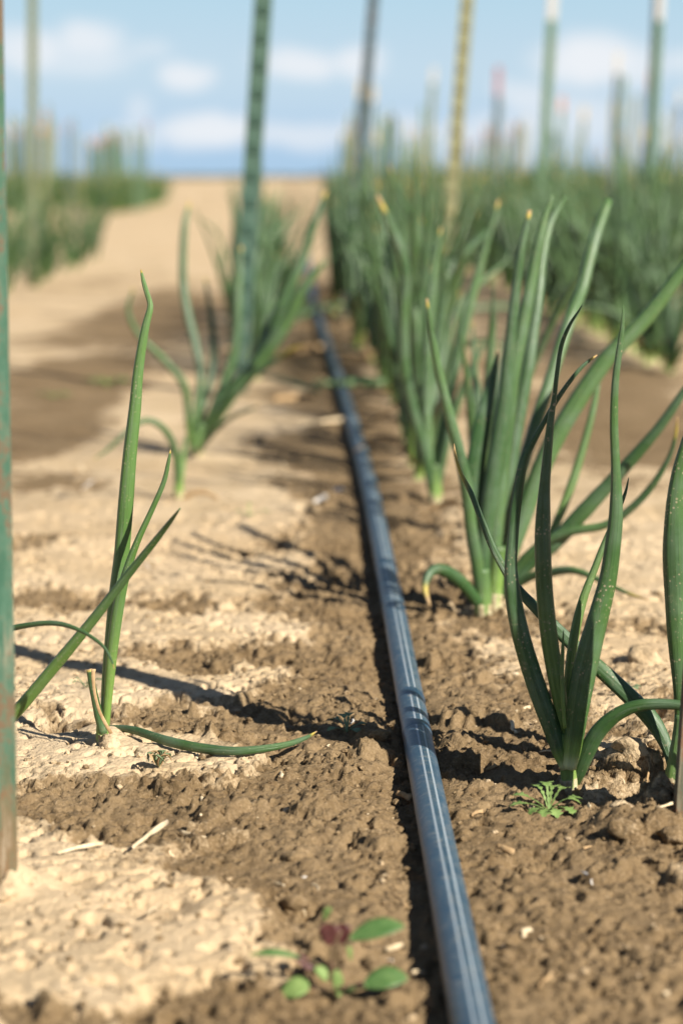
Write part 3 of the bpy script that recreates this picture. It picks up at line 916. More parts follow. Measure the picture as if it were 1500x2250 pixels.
# skip where the hand-built plants stand
spots = [s for s in spots if not (s[0] < 3.4 and abs(s[1] - bE.x) < .06 and abs(s[0] - bE.y) < .08)]
N_IND = 290
for n_, (y, x, label, group) in enumerate(spots[:N_IND]):
    place(random.randrange(8), x, y, random.uniform(0, 6.28), random.uniform(.78, 1.18) * (.95 if 'left' in group else 1.0 if y < 5 else 1.14), y < 9.0, label, group)
for i in range(8):      # any prototype that no spot took
    if i not in used_full:
        for ch in kids[protos_full[i].name]:
            bpy.data.objects.remove(ch)
        bpy.data.objects.remove(protos_full[i])
    if i not in used_one:
        bpy.data.objects.remove(protos_one[i])

# the remaining plants of the field as one mass
lows = [plant_arrays(lv[:8], 6, 4) for lv in PROTO]


def mass(name, pts):
    Vs, Fs, UVs, dr, pl = [], [], [], [], []
    off = 0
    for (y, x, _, _) in pts:
        V, F, UV, d, p = lows[random.randrange(8)]
        a, sc = random.uniform(0, 6.28), random.uniform(.85, 1.3) * 1.12
        c, s_ = math.cos(a) * sc, math.sin(a) * sc
        W = np.stack([V[:, 0] * c - V[:, 1] * s_ + x + V[:, 2] * .09, V[:, 0] * s_ + V[:, 1] * c + y, V[:, 2] * sc], 1)
        Vs.append(W)
        Fs.append(F + off)
        UVs.append(UV)
        dr.append(d)
        pl.append(p)
        off += len(V)
    o = mesh_obj(name, np.vstack(Vs), np.vstack(Fs), M_leaf_field, None, np.vstack(UVs), {'dry': np.concatenate(dr), 'pale': np.concatenate(pl)})
    o['kind'] = 'stuff'
    return o


mass('onion_field', [s for s in spots[N_IND:] if s[1] > -1.4])
mass('onion_field', [s for s in spots[N_IND:] if s[1] <= -1.4])

# ------------------------------------------------------------------ steel posts
def post_material(name, c1, c2, rust, rust_amt):
    m = bpy.data.materials.new(name)
    m.use_nodes = True
    t = NT(m.node_tree)
    geo = t.n('ShaderNodeTexCoord').outputs['Object']
    sq = t.vmath('MULTIPLY', geo, (1.0, 1.0, .35))
    n1 = t.noise(sq, 70, 6, 0.7).outputs[0]
    n2 = t.noise(geo, 300, 4, 0.7).outputs[0]
    n3 = t.noise(geo, 9, 3, 0.6).outputs[0]
    colr = t.mix(t.step(n1, .35, .65), c1, c2)
    lo = .62 - rust_amt
    k = t.math('ADD', t.math('MULTIPLY', n1, .5), t.math('ADD', t.math('MULTIPLY', n3, .3), t.math('MULTIPLY', n2, .2)))
    colr = t.mix(t.step(k, lo, lo + .06), colr, rust)
    spz = t.n('ShaderNodeSeparateXYZ')
    t.link(geo, spz.inputs[0])
    n4 = t.noise(t.vmath('MULTIPLY', geo, (1.0, 1.0, .12)), 160, 5, .7).outputs[0]
    foot = t.math('MULTIPLY', t.step(spz.outputs[2], .14, .0), t.step(n4, .35, .55))
    fk = .85 if name.startswith('green') else .25
    colr = t.mix(t.math('MULTIPLY', foot, fk), colr, (.22, .12, .055))
    worn = t.math('MULTIPLY', t.step(n4, .52, .66), t.step(spz.outputs[2], .45, .05))
    colr = t.mix(t.math('MULTIPLY', worn, fk * .8), colr, (.36, .30, .21))
    colr = t.mix(t.math('MULTIPLY', t.step(n2, .55, .70), .5), colr, rust)
    t.out(colr, .6, t.bump(t.math('MULTIPLY', n2, .0006), 1.0, .6), .4)
    return m


RUST = (.11, .055, .025)
PM = {
    'green': post_material('green_post_paint', (.042, .122, .075), (.098, .190, .128), (.16, .11, .065), .125),
    'dark': post_material('dark_green_post_paint', (.022, .060, .040), (.045, .100, .070), RUST, .05),
    'slate': post_material('slate_post_paint', (.026, .046, .055), (.050, .078, .088), RUST, .08),
    'yellow': post_material('yellow_green_post_paint', (.185, .180, .080), (.26, .255, .14), (.15, .13, .06), .08),
    'olive': post_material('olive_post_paint', (.10, .12, .06), (.16, .18, .095), (.10, .10, .05), .08),
    'leafgreen': post_material('mid_green_post_paint', (.06, .12, .06), (.10, .17, .09), (.09, .09, .04), .08),
    'rusty': post_material('rusty_post_paint', (.035, .060, .042), (.085, .095, .065), (.12, .062, .032), .16),
}
SM = {k: plain('stud_' + k, a, b, 120, .6) for k, a, b in (('green', (.05, .13, .085), (.10, .19, .13)), ('dark', (.016, .045, .031), (.036, .075, .053)), ('slate', (.025, .042, .048), (.05, .07, .075)),
      ('yellow', (.165, .155, .070), (.23, .22, .12)), ('olive', (.08, .09, .045), (.12, .13, .07)), ('leafgreen', (.035, .075, .04), (.06, .10, .055)), ('rusty', (.05, .05, .035), (.10, .06, .035)))}
TIPM = {
    'white': plain('white_tip_paint', (.34, .33, .31), (.42, .41, .38), 60, .5),
    'pink': plain('pink_tip_paint', (.22, .11, .12), (.27, .15, .16), 60, .5),
    'orange': plain('orange_tip_paint', (.36, .16, .08), (.44, .22, .12), 60, .5),
    'cream': plain('cream_tip_paint', (.40, .31, .18), (.46, .38, .23), 60, .5),
}


def t_profile(wd, dp, th):
    h = wd / 2
    return [(-h, 0), (h, 0), (h, th), (th / 2, th * 1.4), (th / 2, dp), (-th / 2, dp), (-th / 2, th * 1.4), (-h, th)]


def prism(prof, z0, z1, segs=1):
    n = len(prof)
    V, F = [], []
    for i in range(segs + 1):
        z = z0 + (z1 - z0) * i / segs
        V += [(x, y, z) for x, y in prof]
    for i in range(segs):
        for k in range(n):
            k2 = (k + 1) % n
            F.append((i * n + k, i * n + k2, (i + 1) * n + k2, (i + 1) * n + k))
    F.append(tuple(range(n))[::-1])
    F.append(tuple(segs * n + k for k in range(n)))
    return V, F


_pc = {}


def make_post(label, px_b, Y, Htot, mat, tip=None, lean=(0, 0), rz=0.0, group=None, wd=.036, x=None, studs=True, name='steel_post', tip_len=.11):
    if x is None:
        x = ground_at(px_b, 390 + CAM_H * FPX / Y).x
        x = (px_b - 750) / FPX * Y
    o = thing(name, label, 'post', (x, Y, hz(x, Y) if Y < 12 else 0), rz, group)
    o.rotation_euler = (lean[1], lean[0], rz)
    body = Htot - (tip_len if tip else 0)
    key = (round(body, 2), mat, wd, studs)
    if key not in _pc:
        V, F = prism(t_profile(wd, .034, .0055), -.12, body)
        a = mesh_obj('stake', V, F, PM[mat], o, smooth=False)
        b = None
        if studs:
            V2, F2 = [], []
            z = .06
            while z < body - .02:
                b0 = len(V2)
                for (yy, hw, hh) in ((0.0006, .0085, .011), (-.0055, .006, .006)):
                    for (sx, sz) in ((-1, -1), (1, -1), (1, 1), (-1, 1)):
                        V2.append((sx * hw, yy, z + sz * hh))
                F2 += [(b0 + 4, b0 + 5, b0 + 6, b0 + 7), (b0, b0 + 1, b0 + 5, b0 + 4), (b0 + 1, b0 + 2, b0 + 6, b0 + 5), (b0 + 2, b0 + 3, b0 + 7, b0 + 6), (b0 + 3, b0, b0 + 4, b0 + 7), (b0 + 3, b0 + 2, b0 + 1, b0)]
                z += .054
            me = bpy.data.meshes.new('stud')
            me.from_pydata([(x_, y_, z_ - .06) for x_, y_, z_ in V2[:8]], [], F2[:6])
            me.materials.append(SM[mat])
            for j in range(len(V2) // 8):
                c = bpy.data.objects.new('stud', me)
                COL.objects.link(c)
                c.parent = o
                c.location = (0, 0, .06 + .054 * j)
        _pc[key] = (a.data, None)
    else:
        for nm, me in zip(('stake', 'stud'), _pc[key]):
            if me:
                c = bpy.data.objects.new(nm, me)
                COL.objects.link(c)
                c.parent = o
    if tip:
        tk = ('tip', round(Htot, 2), tip, wd)
        if tk not in _pc:
            V, F = prism(t_profile(wd + .0012, .035, .0065), body, Htot)
            V = [(vx, vy - .0004, vz) for vx, vy, vz in V]
            _pc[tk] = mesh_obj('painted_tip', V, F, TIPM[tip], o, smooth=False).data
        else:
            c = bpy.data.objects.new('painted_tip', _pc[tk])
            COL.objects.link(c)
            c.parent = o
    return o


# near posts
p1 = ground_pt(-27, 1965)
make_post('weathered green steel post in the left foreground, cut by the photo edge', 0, p1.y, 1.25, 'green', None, (.002, 0), 0.0, x=p1.x, wd=.0355)
p2 = ground_pt(1535, 1790)
make_post('rusty dark post at the right edge beside the kinked onion', 0, p2.y, 1.25, 'rusty', None, (.055, 0), 0.3, x=p2.x, wd=.034)
make_post('thick dark green studded post left of the tape, leaning right', 522, 4.85, 1.45, 'dark', None, (.072, 0), 0.25)
make_post('pale olive post at the far left standing in the sparse onions', 74, 9.6, 1.4, 'olive', None, (.018, 0), 0.2)
make_post('slim slate grey post leaning right above the start of the right field', 762, 7.6, 1.35, 'slate', None, (.098, 0), 0.5, wd=.033)
make_post('yellow-green studded post in the middle of the right field', 966, 6.4, 1.3, 'yellow', None, (.075, 0), 0.0, wd=.034)
make_post('mid green post with white top near the middle of the right field', 1176, 9.2, 1.125, 'leafgreen', 'white', (.05, 0), 0.3)
make_post('dark-edged green post with white top near the right edge of the photo', 1415, 9.0, 1.11, 'leafgreen', 'white', (.055, 0), 0.75)
NO = dict(studs=False)
make_post('pale yellow stake with whitish top left of the yellow-green post', 928, 17, 1.19, 'olive', 'white', (.06, 0), 0.2, **NO)
make_post('dark stake with pink top right of the yellow-green post', 1083, 16.5, 1.17, 'slate', 'pink', (.02, 0), 0.4, tip_len=.19, wd=.044, **NO)
make_post('grey stake with white top before the bright cloud', 1336, 16, 1.24, 'slate', 'white', (.03, 0), 0.3, tip_len=.14, **NO)
make_post('stake with orange top just left of the right-hand white-topped post', 1412, 16.5, 1.13, 'olive', 'orange', (.02, 0), 0.2, tip_len=.14, **NO)
make_post('short yellowish stake with cream top between the pink and grey stakes', 1268, 21, 1.03, 'olive', 'cream', (.03, 0), 0.2, **NO)
make_post('slim green stake just right of the mid green white-topped post', 1222, 19, 1.05, 'leafgreen', 'orange', (.02, 0), 0.2, **NO)
make_post('pale stake with white top at the far right edge of the photo', 1474, 20, 1.13, 'slate', 'white', (.03, 0), 0.2, **NO)
random.seed(21)
for i in range(22):
    tp = random.choice((None, None, 'white', 'cream'))
    make_post('thin dull stake %s in the middle distance of the right field' % (('with a %s top' % tp) if tp else 'without a painted top'), random.uniform(770, 1495), random.uniform(15, 27),
              round(random.choice((.8, .95, 1.05)), 2), random.choice(('leafgreen', 'slate', 'olive', 'leafgreen', 'dark')), tp, (random.gauss(.025, .02), 0), .2, 'mid-distance stakes in the right field', studs=False, wd=.026)
cols = ['slate', 'olive', 'leafgreen', 'yellow', 'dark', 'leafgreen']
tips = ['white', 'cream', None, 'orange', None, 'white', None, 'pink', None]
for i in range(60):
    Y = random.uniform(22, 46)
    px = random.uniform(745, 1500)
    tp = random.choice(tips)
    make_post('small distant stake %s in the far rows of the right field' % (('with a %s top' % tp) if tp else 'without a painted top'), px, Y, round(random.choice((.95, 1.05, 1.15)), 2), random.choice(cols), tp, (random.gauss(.02, .025), 0), .2, 'distant stakes in the right field', studs=False)
for i in range(60):
    Y = random.uniform(31, 41)
    px = random.uniform(10, 330)
    tp = random.choice(tips)
    make_post('small distant stake %s in the far left plot' % (('with a %s top' % tp) if tp else 'without a painted top'), px, Y, round(random.choice((.95, 1.05, 1.15)) * (1.2 if px < 180 else 1), 2), random.choice(cols), tp, (random.gauss(.01, .02), 0), .2, 'distant stakes in the far left plot', studs=False)

# ------------------------------------------------------------------ drip tape
def tape_mat():
    m = bpy.data.materials.new('drip_tape_plastic')
    m.use_nodes = True
    t = NT(m.node_tree)
    uvn = t.n('ShaderNodeUVMap')
    sp = t.n('ShaderNodeSeparateXYZ')
    t.link(uvn.outputs[0], sp.inputs[0])
    u, v = sp.outputs[0], sp.outputs[1]      # u: angle from the top / 2pi, v: metres along
    geo = t.n('ShaderNodeTexCoord').outputs['Object']
    sc = t.vmath('MULTIPLY', uvn.outputs[0], (9.0, 420.0, 0.0))
    lines = t.noise(sc, 1.0, 4, .7, .6).outputs[0]
    n1 = t.noise(geo, 45, 5, .65).outputs[0]
    n2 = t.noise(geo, 500, 4, .7).outputs[0]
    base = t.mix(t.step(n1, .35, .7), (.022, .058, .094), (.042, .088, .126))
    # two printed stripes, interrupted at the emitters
    def band(c, hw):
        return t.step(t.math('ABSOLUTE', t.math('SUBTRACT', u, c)), hw, hw * .6)
    st = t.math('MAXIMUM', band(.487, .0125), band(.557, .0125))
    st = t.math('MULTIPLY', st, t.step(n2, .25, .5, .55, .95))
    base = t.mix(t.math('MULTIPLY', st, .75), base, (.42, .48, .52))
    scr = t.math('MULTIPLY', t.step(lines, .52, .66), t.step(n1, .30, .55))
    base = t.mix(t.math('MULTIPLY', scr, .7), base, (.33, .30, .24))
    dust = t.step(t.noise(geo, 130, 5, .7).outputs[0], .56, .72)
    base = t.mix(t.math('MULTIPLY', dust, .35), base, (.30, .25, .18))
    nrm = t.bump(t.math('ADD', t.math('MULTIPLY', lines, .0010), t.math('MULTIPLY', n2, .0003)), 1.0, .35)
    t.out(base, t.math('ADD', .30, t.math('MULTIPLY', n1, .2)), nrm, .6)
    return m


M_tape = tape_mat()
M_band = plain('drip_emitter_plastic', (.012, .040, .075), (.022, .060, .100), 120, .38, .0005, .6)
ys = np.concatenate([np.arange(.55, 4, .02), np.arange(4, 14, .08)])
# the tape rests on the high spots under it
tx = tape_x(ys)
gz = np.max([height(tx + o_, ys, np.full(ys.shape, .006))[0] for o_ in (-.006, 0, .006)], axis=0)
k_ = np.ones(9) / 9
gz = np.convolve(np.pad(gz, 4, 'edge'), k_, 'valid')
tz = np.clip(gz, -.004, .004) + TAPE_R * .80
C = np.stack([tx, ys, tz], 1)
tape = thing('drip_tape', 'blue-grey drip irrigation tape with two pale stripes running up the middle', 'drip tape', (float(tx[0]), float(ys[0]), 0))


def tape_tube(C, r, sides=40):
    C = np.asarray(C)
    T = np.gradient(C, axis=0)
    T /= np.linalg.norm(T, axis=1)[:, None]
    s = np.concatenate([[0], np.cumsum(np.linalg.norm(np.diff(C, axis=0), axis=1))])
    V, UV, F = [], [], []
    for i in range(len(C)):
        sd_ = np.cross(T[i], (0, 0, 1))
        sd_ /= np.linalg.norm(sd_)
        up = np.cross(sd_, T[i])
        for k in range(sides + 1):
            a = -math.pi + 2 * math.pi * k / sides
            V.append(C[i] + sd_ * math.sin(a) * r + up * math.cos(a) * r * .84)
            UV.append((k / sides, s[i]))
    n = sides + 1
    for i in range(len(C) - 1):
        for k in range(sides):
            F.append((i * n + k, i * n + k + 1, (i + 1) * n + k + 1, (i + 1) * n + k))
    return V, F, UV


org = np.array(tape.location)
V, F, UV = tape_tube(C - org, TAPE_R)
mesh_obj('tube', V, F, M_tape, tape, UV)
for yc in (1.875, 2.555, 3.25, 3.95, 4.65):
    for d0, d1 in ((-.066, -.048), (.044, .070)):
        yy = np.linspace(yc + d0, yc + d1, 9)
        zz = np.interp(yy, ys, tz)
        Cb = np.stack([tape_x(yy), yy, zz], 1)
        prof = TAPE_R + .0004 * np.array([.0, .55, .9, 1, 1, 1, .9, .55, .0])
        Vb, Fb = [], []
        V0, F0, _ = tape_tube(Cb - org, 1.0)
        Cn = np.repeat(Cb - org, 41, axis=0)
        Vb = Cn + (np.array(V0) - Cn) * np.repeat(prof, 41)[:, None]
        mesh_obj('emitter_band', Vb, F0, M_band, tape)

# ------------------------------------------------------------------ weeds
def blade(parent, C, wid, mat, lobes=0.0, nl=5, cup=.25, thick=.0004, name='leaf', seed=0, up=(0, 0, 1)):
    """a thin leaf along C with half-widths wid, folded a little along its midrib, with a real underside"""
    n = len(C)
    C = np.asarray(C, float)
    T = np.gradient(C, axis=0)
    T /= np.linalg.norm(T, axis=1)[:, None] + 1e-9
    top, m = [], 5
    for i in range(n):
        s = np.cross(T[i], up)
        s /= np.linalg.norm(s) + 1e-9
        nn = np.cross(s, T[i])
        v = i / (n - 1)
        wl = wid[i] * (1 + lobes * math.sin(v * nl * 2 * math.pi + seed)) if lobes else wid[i]
        for k in range(m):
            a = (k - 2) / 2
            top.append(C[i] + s * a * wl + nn * (abs(a) ** 1.3) * wl * cup)
    bot = []
    for i in range(n):
        s = np.cross(T[i], up)
        s /= np.linalg.norm(s) + 1e-9
        nn = np.cross(s, T[i])
        for k in range(m):
            bot.append(top[i * m + k] - nn * thick * (1 - .7 * abs(k - 2) / 2))
    V = top + bot
    F, o = [], n * m
    for i in range(n - 1):
        for k in range(m - 1):
            a, b, c, d = i * m + k, i * m + k + 1, (i + 1) * m + k + 1, (i + 1) * m + k
            F.append((a, b, c, d))
            F.append((o + d, o + c, o + b, o + a))
        F.append((i * m, (i + 1) * m, o + (i + 1) * m, o + i * m))
        F.append((i * m + m - 1, o + i * m + m - 1, o + (i + 1) * m + m - 1, (i + 1) * m + m - 1))
    F.append(tuple(range(m)) + tuple(o + k for k in range(m))[::-1])
    return mesh_obj(name, V, F, mat, parent)


def lobed_leaf(parent, az, L, rise, droop, w0, mat, lobes, nl, seed):
    t = np.linspace(0, 1, 26)
    C = np.stack([np.cos(az) * L * t, np.sin(az) * L * t, rise * np.sin(np.minimum(t * 1.2, 1) * math.pi / 2) - droop * t ** 2.2 + .001], 1)
    wd = w0 * np.where(t < .45, .12 + .25 * t, .0) + w0 * np.exp(-((t - .78) / .20) ** 2)
    wd[-1] = .0002
    return blade(parent, C, wd, mat, lobes, nl, .2, seed=seed)


b = ground_pt(1205, 1785)
wd_ = thing('weed', 'small pale green weed with lobed leaves in front of the sharp onion', 'weed', b)
for i, (az, L, rise, dr) in enumerate([(168, .030, .020, .002), (185, .032, .014, .006), (120, .022, .030, .004), (75, .022, .030, .006), (50, .026, .028, .006), (20, .030, .018, .006), (0, .026, .022, .012),
                                      (-40, .026, .014, .012), (-75, .020, .012, .012), (-110, .018, .010, .010), (210, .020, .010, .010), (95, .018, .032, .002)]):
    lobed_leaf(wd_, R(az), L * .85, rise * .55, dr * .6, .0042, M_weed, .42, 7, i)
b = ground_pt(762, 1612)
wd_ = thing('weed', 'tiny grey-green weed seedling left of the drip tape', 'weed', b)
for i, (az, L, rise, dr) in enumerate([(20, .018, .008, .004), (150, .014, .012, .004), (200, .016, .006, .004), (80, .014, .014, .002), (-50, .014, .006, .004), (110, .011, .012, .0)]):
    lobed_leaf(wd_, R(az), L, rise, dr, .0045, M_weed_grey, 0, 1, i)
b = ground_pt(545, 1135)
wd_ = thing('weed', 'little green weed on the pale soil beyond the lone onion', 'weed', b)
for i, (az, L, rise, dr) in enumerate([(10, .028, .006, .002), (170, .018, .006, .002), (80, .016, .014, .002), (-70, .012, .004, .002)]):
    lobed_leaf(wd_, R(az), L, rise, dr, .0045, M_weed, 0, 1, i)
b = ground_pt(235, 850)
wd_ = thing('weed', 'low green weed patch on the brown soil at the left', 'weed', b)
for i in range(9):
    lobed_leaf(wd_, i * 2.4, .05, .02, .006, .010, M_weed, .2, 4, i)
b = ground_pt(118, 875)
wd_ = thing('weed', 'small low weed on the brown soil near the left post', 'weed', b)
for i in range(6):
    lobed_leaf(wd_, i * 2.4, .035, .01, .004, .008, M_weed, .2, 4, i)
b = ground_pt(190, 1520)
wd_ = thing('weed', 'tiny weed sprig behind the broken leaf of the lone onion', 'weed', b)
for i in range(6):
    lobed_leaf(wd_, i * 1.3, .014, .008, .002, .002, M_weed_grey, .3, 5, i)
b = ground_pt(350, 1690)
wd_ = thing('dead_seedling', 'withered curled grey seedling on the pale soil', 'dead plant', b)
for i in range(9):
    t = np.linspace(0, 1, 14)
    az = i * 2.4
    C = np.stack([np.cos(az + t * 2) * .009 * t ** .6, np.sin(az + t * 2) * .009 * t ** .6, .010 * np.sin(t * 2.6) + .001], 1)
    blade(wd_, C, .0014 * np.sin(np.clip(t * 3 + .15, 0, 3.1)) + .0002, M_husk if i % 2 else M_weed_grey, cup=.6, seed=i)
b = ground_pt(1370, 1545)
wd_ = thing('dead_seedling', 'small dark withered seedling behind the slanting leaf at right', 'dead plant', b)
for i in range(6):
    lobed_leaf(wd_, i * 1.1, .014, .006, .002, .0035, M_weed_grey, .0, 5, i)

# foreground broad-leaved weed, very blurred
b = ground_pt(735, 2190)
wd_ = thing('weed', 'blurred broad-leaved weed with purple and green leaves in the near foreground', 'weed', b)
Yb = b.y


def wpt(px, py, dy=0.0):
    p = at(px, py, Yb + dy)
    return np.array([p.x - b.x, p.y - b.y, p.z - b.z])


def weed_leaf(p0, p1, hw, mat, dy=0.0, up=(0, -.6, .8), name='leaf'):
    a_, b_ = wpt(*p0, dy), wpt(*p1, dy)
    t = np.linspace(0, 1, 18)[:, None]
    C = a_ + (b_ - a_) * t + np.array([0, 0, .002]) * np.sin(t * math.pi)
    prof = np.sin(np.clip(t[:, 0] * .93 + .05, 0, 1) * math.pi) ** .75
    blade(wd_, C, np.maximum(prof * hw * Yb / FPX, .0002), mat, cup=.15, up=up, name=name)


def weed_stem(ps, r, dy=0.0):
    P4 = [(*wpt(x, y, dy), r) for x, y in ps]
    s4 = spline(P4, 16)
    V, F, UV = tube(s4[:, :3], s4[:, 3], 8)
    mesh_obj('stem', V, F, M_stem, wd_, UV)


weed_stem([(738, 2200), (733, 2150), (728, 2100), (740, 2062), (748, 2045)], .0010)
weed_stem([(738, 2160), (700, 2120), (660, 2108)], .0008)
weed_stem([(735, 2170), (680, 2172), (650, 2178)], .0007, -.01)
weed_stem([(740, 2170), (800, 2160)], .0007, -.01)
weed_stem([(742, 2100), (765, 2070)], .0006, 0)
weed_leaf((770, 2062), (888, 2035), 27, M_weed_dark, 0)
weed_leaf((800, 2165), (895, 2150), 30, M_weed_dark, -.01)
weed_leaf((725, 2030), (722, 2078), 24, M_weed_purple, .0, up=(0, -1, .1))
weed_leaf((748, 2030), (752, 2075), 22, M_weed_purple, .004, up=(0, -1, .1))
weed_leaf((695, 2140), (640, 2100), 13, M_weed_purple, 0)
weed_leaf((660, 2104), (548, 2098), 10, M_weed_dark, 0)
weed_leaf((680, 2170), (618, 2188), 28, M_weed, -.012)
weed_leaf((712, 2020), (728, 2000), 10, M_weed, .01)
weed_leaf((720, 2155), (690, 2130), 14, M_weed, -.004)
weed_leaf((745, 2190), (738, 2130), 12, M_weed, -.006)
weed_leaf((760, 2180), (815, 2168), 10, M_weed_dark, -.004)
weed_leaf((770, 2110), (765, 2080), 6, M_weed, .0)

# ------------------------------------------------------------------ straw, fragments, clods
def straw(px, py, px2, py2, wpx, mat, label, name='straw', cat='straw', group=None, lift=.002):
    a_, b_ = ground_pt(px, py), ground_pt(px2, py2)
    mid = (a_ + b_) / 2
    r = wpx * .5 * mid.y / FPX
    P4 = []
    rr = random.Random(int(px * 7 + py))
    bow, fray = rr.gauss(0, .0016), rr.random() < .6
    for t in np.linspace(0, 1, 7):
        p = a_.lerp(b_, t)
        P4.append((p.x - mid.x + rr.gauss(0, .0005) + bow * math.sin(t * 3.14), p.y - mid.y, p.z - mid.z + r * .4 + lift + abs(bow) * .4 * math.sin(t * 3.14), r * (1 + .22 * rr.uniform(-1, 1)) * (.55 + .45 * t if fray else 1)))
    P4 = np.array(P4)
    V, F, UV = tube(P4[:, :3], P4[:, 3], 9, rr.uniform(.25, .5), ridge=.16, ridges=3, seed=rr.uniform(0, 6))
    o = mesh_obj(name, V, F, mat, None, UV)
    o.location = mid
    tag(o, label, cat, group)
    return o


straw(293, 1882, 370, 1820, 15, M_straw, 'long pale straw stalk lying slanted on the damp soil at lower left', lift=.005)
straw(440, 1792, 447, 1757, 10, M_straw, 'short upright-looking straw piece above the long slanted stalk', lift=.003)
straw(612, 1692, 621, 1718, 10, M_straw, 'short straw stub on the pale crust below the yellow leaf tip', lift=.003)
straw(426, 1677, 434, 1664, 8, M_straw, 'small straw chip under the leaf lying on the soil')
straw(268, 1652, 276, 1668, 6, M_straw, 'thin straw sliver right of the lone onion foot')
straw(1083, 1478, 1138, 1479, 8, M_straw, 'thin straw lying across the soil left of the sharp onion', lift=.003)
straw(1125, 1598, 1133, 1610, 9, M_straw, 'small straw chip left of the sharp onion foot')
straw(1130, 1578, 1165, 1562, 12, M_straw, 'flat straw flake left of the sharp onion')
straw(1185, 1662, 1218, 1660, 5, M_straw, 'thin bleached straw at the foot of the sharp onion', lift=.003)
straw(1291, 1778, 1294, 1800, 9, M_straw, 'straw stub standing in the soil right of the pale lobed weed', lift=.004)
straw(1443, 1790, 1482, 1776, 6, M_straw, 'thin bleached stalk by the foot of the rusty post', lift=.004)
straw(855, 1960, 893, 2005, 9, M_husk, 'tan bark sliver left of the tape in the foreground', lift=.003)
straw(1180, 2180, 1215, 2150, 10, M_husk, 'tan stalk bit at the bottom right of the tape', lift=.003)
straw(1150, 2065, 1165, 2050, 16, M_straw, 'pale flake right of the tape in the foreground')
straw(845, 2090, 882, 2088, 12, M_straw, 'pale straw flake right of the blurred weed')
straw(905, 2150, 930, 2162, 16, M_straw, 'yellowish straw flake by the lower leaf of the blurred weed')
straw(690, 1110, 716, 1098, 12, M_white, 'white sliver next to the white round fragment', 'fragment', 'fragment')
straw(450, 1850, 395, 1838, 11, M_straw, 'crumpled straw piece on the damp soil at lower left')
straw(130, 1885, 225, 1875, 10, M_straw, 'long bleached straw near the left post')
straw(320, 2035, 350, 2008, 16, M_straw, 'bent bleached straw on the pale crust at the bottom left', lift=.004)
straw(870, 1755, 905, 1762, 16, M_husk, 'curled brown flake touching the left side of the tape')
straw(1065, 1700, 1085, 1690, 11, M_husk, 'brown flake right of the tape near the tape joint')
straw(1035, 1795, 1060, 1790, 10, M_husk, 'brown flake right of the tape below the pale weed')
straw(385, 1612, 402, 1622, 10, M_husk, 'dry brown leaf chip above the leaf lying on the soil')
straw(1090, 1875, 1130, 1890, 14, M_husk, 'crumpled tan flake right of the tape below the pale weed', lift=.004)
straw(600, 885, 690, 880, 12, M_husk, 'dry tan onion leaf lying beside the tape behind the hooped onion', 'dry_leaf', 'dry leaf', lift=.006)
straw(660, 938, 752, 932, 9, M_straw, 'dry yellow onion leaf lying up to the left side of the tape', 'dry_leaf', 'dry leaf', lift=.006)
straw(610, 790, 720, 770, 14, M_husk, 'dry tan leaf lying left of the tape farther back', 'dry_leaf', 'dry leaf', lift=.01)
straw(740, 775, 830, 790, 12, M_straw, 'dry yellow leaf lying right of the tape farther back', 'dry_leaf', 'dry leaf', lift=.01)
straw(570, 850, 700, 886, 14, M_leaf_mid, 'fallen green onion leaf reaching the tape from the left', 'fallen_leaf', 'fallen leaf', lift=.02)
straw(690, 886, 845, 878, 15, M_leaf_mid, 'fallen green onion leaf lying over the tape', 'fallen_leaf', 'fallen leaf', lift=.03)
random.seed(33)
for i in range(46):
    py = random.uniform(1000, 2200)
    px = random.uniform(50, 1480)
    if abs(px - (1043 - (2250 - py) * .2)) < 60:
        continue
    ln, an = random.uniform(8, 26), random.uniform(0, 3.14)
    straw(px, py, px + ln * math.cos(an), py + ln * math.sin(an) * .5, random.uniform(3, 7), random.choice((M_straw, M_straw, M_white, M_husk)),
          'tiny chip of straw scattered on the soil', 'straw_chip', 'straw', 'straw chips scattered on the soil')


def clod_mesh(seed, rough=.28):
    bm = bmesh.new()
    bmesh.ops.create_icosphere(bm, subdivisions=3, radius=1.0)
    rd = np.random.default_rng(seed)
    off = rd.uniform(0, 50, 3)
    for v in bm.verts:
        c = np.array(v.co)
        n_ = perlin(np.array([c[0] * 1.1 + off[0] + c[2]]), np.array([c[1] * 1.1 + off[1] - c[2] * .8]))[0] * rough * 1.3
        n_ += perlin(np.array([c[0] * 3 + off[1] + c[2] * 2]), np.array([c[1] * 3 + off[2] - c[2] * 2]))[0] * rough * .6
        n_ += perlin(np.array([c[0] * 8 + off[2] + c[2] * 5]), np.array([c[1] * 8 + off[0] - c[2] * 5]))[0] * rough * .3
        n_ -= .22 * abs(perlin(np.array([c[0] * 2.2 + off[2] + c[2] * 1.4]), np.array([c[1] * 2.2 + off[1]]))[0])
        v.co *= 1 + n_
        v.co.z *= .68
    me = bpy.data.meshes.new('soil_clod')
    bm.to_mesh(me)
    bm.free()
    me.shade_smooth()
    return me


CLOD = [clod_mesh(i) for i in range(6)]
CLOD_P = []
for me in CLOD:
    c = me.copy()
    c.materials.append(M_clod_pale)
    CLOD_P.append(c)
    me.materials.append(M_clod_brown)


def clod(px, py, rpx, pale, label, group=None, sq=1.0):
    p = ground_pt(px, py)
    r = rpx * p.y / FPX
    o = bpy.data.objects.new('soil_clod', random.choice(CLOD_P if pale else CLOD))
    COL.objects.link(o)
    o.location = (p.x, p.y, p.z + r * .15)
    o.scale = (r, r * random.uniform(.8, 1.2), r * sq)
    o.rotation_euler = (random.uniform(-.3, .3), random.uniform(-.3, .3), random.uniform(0, 6.28))
    tag(o, label, 'soil clod', group)
    return o


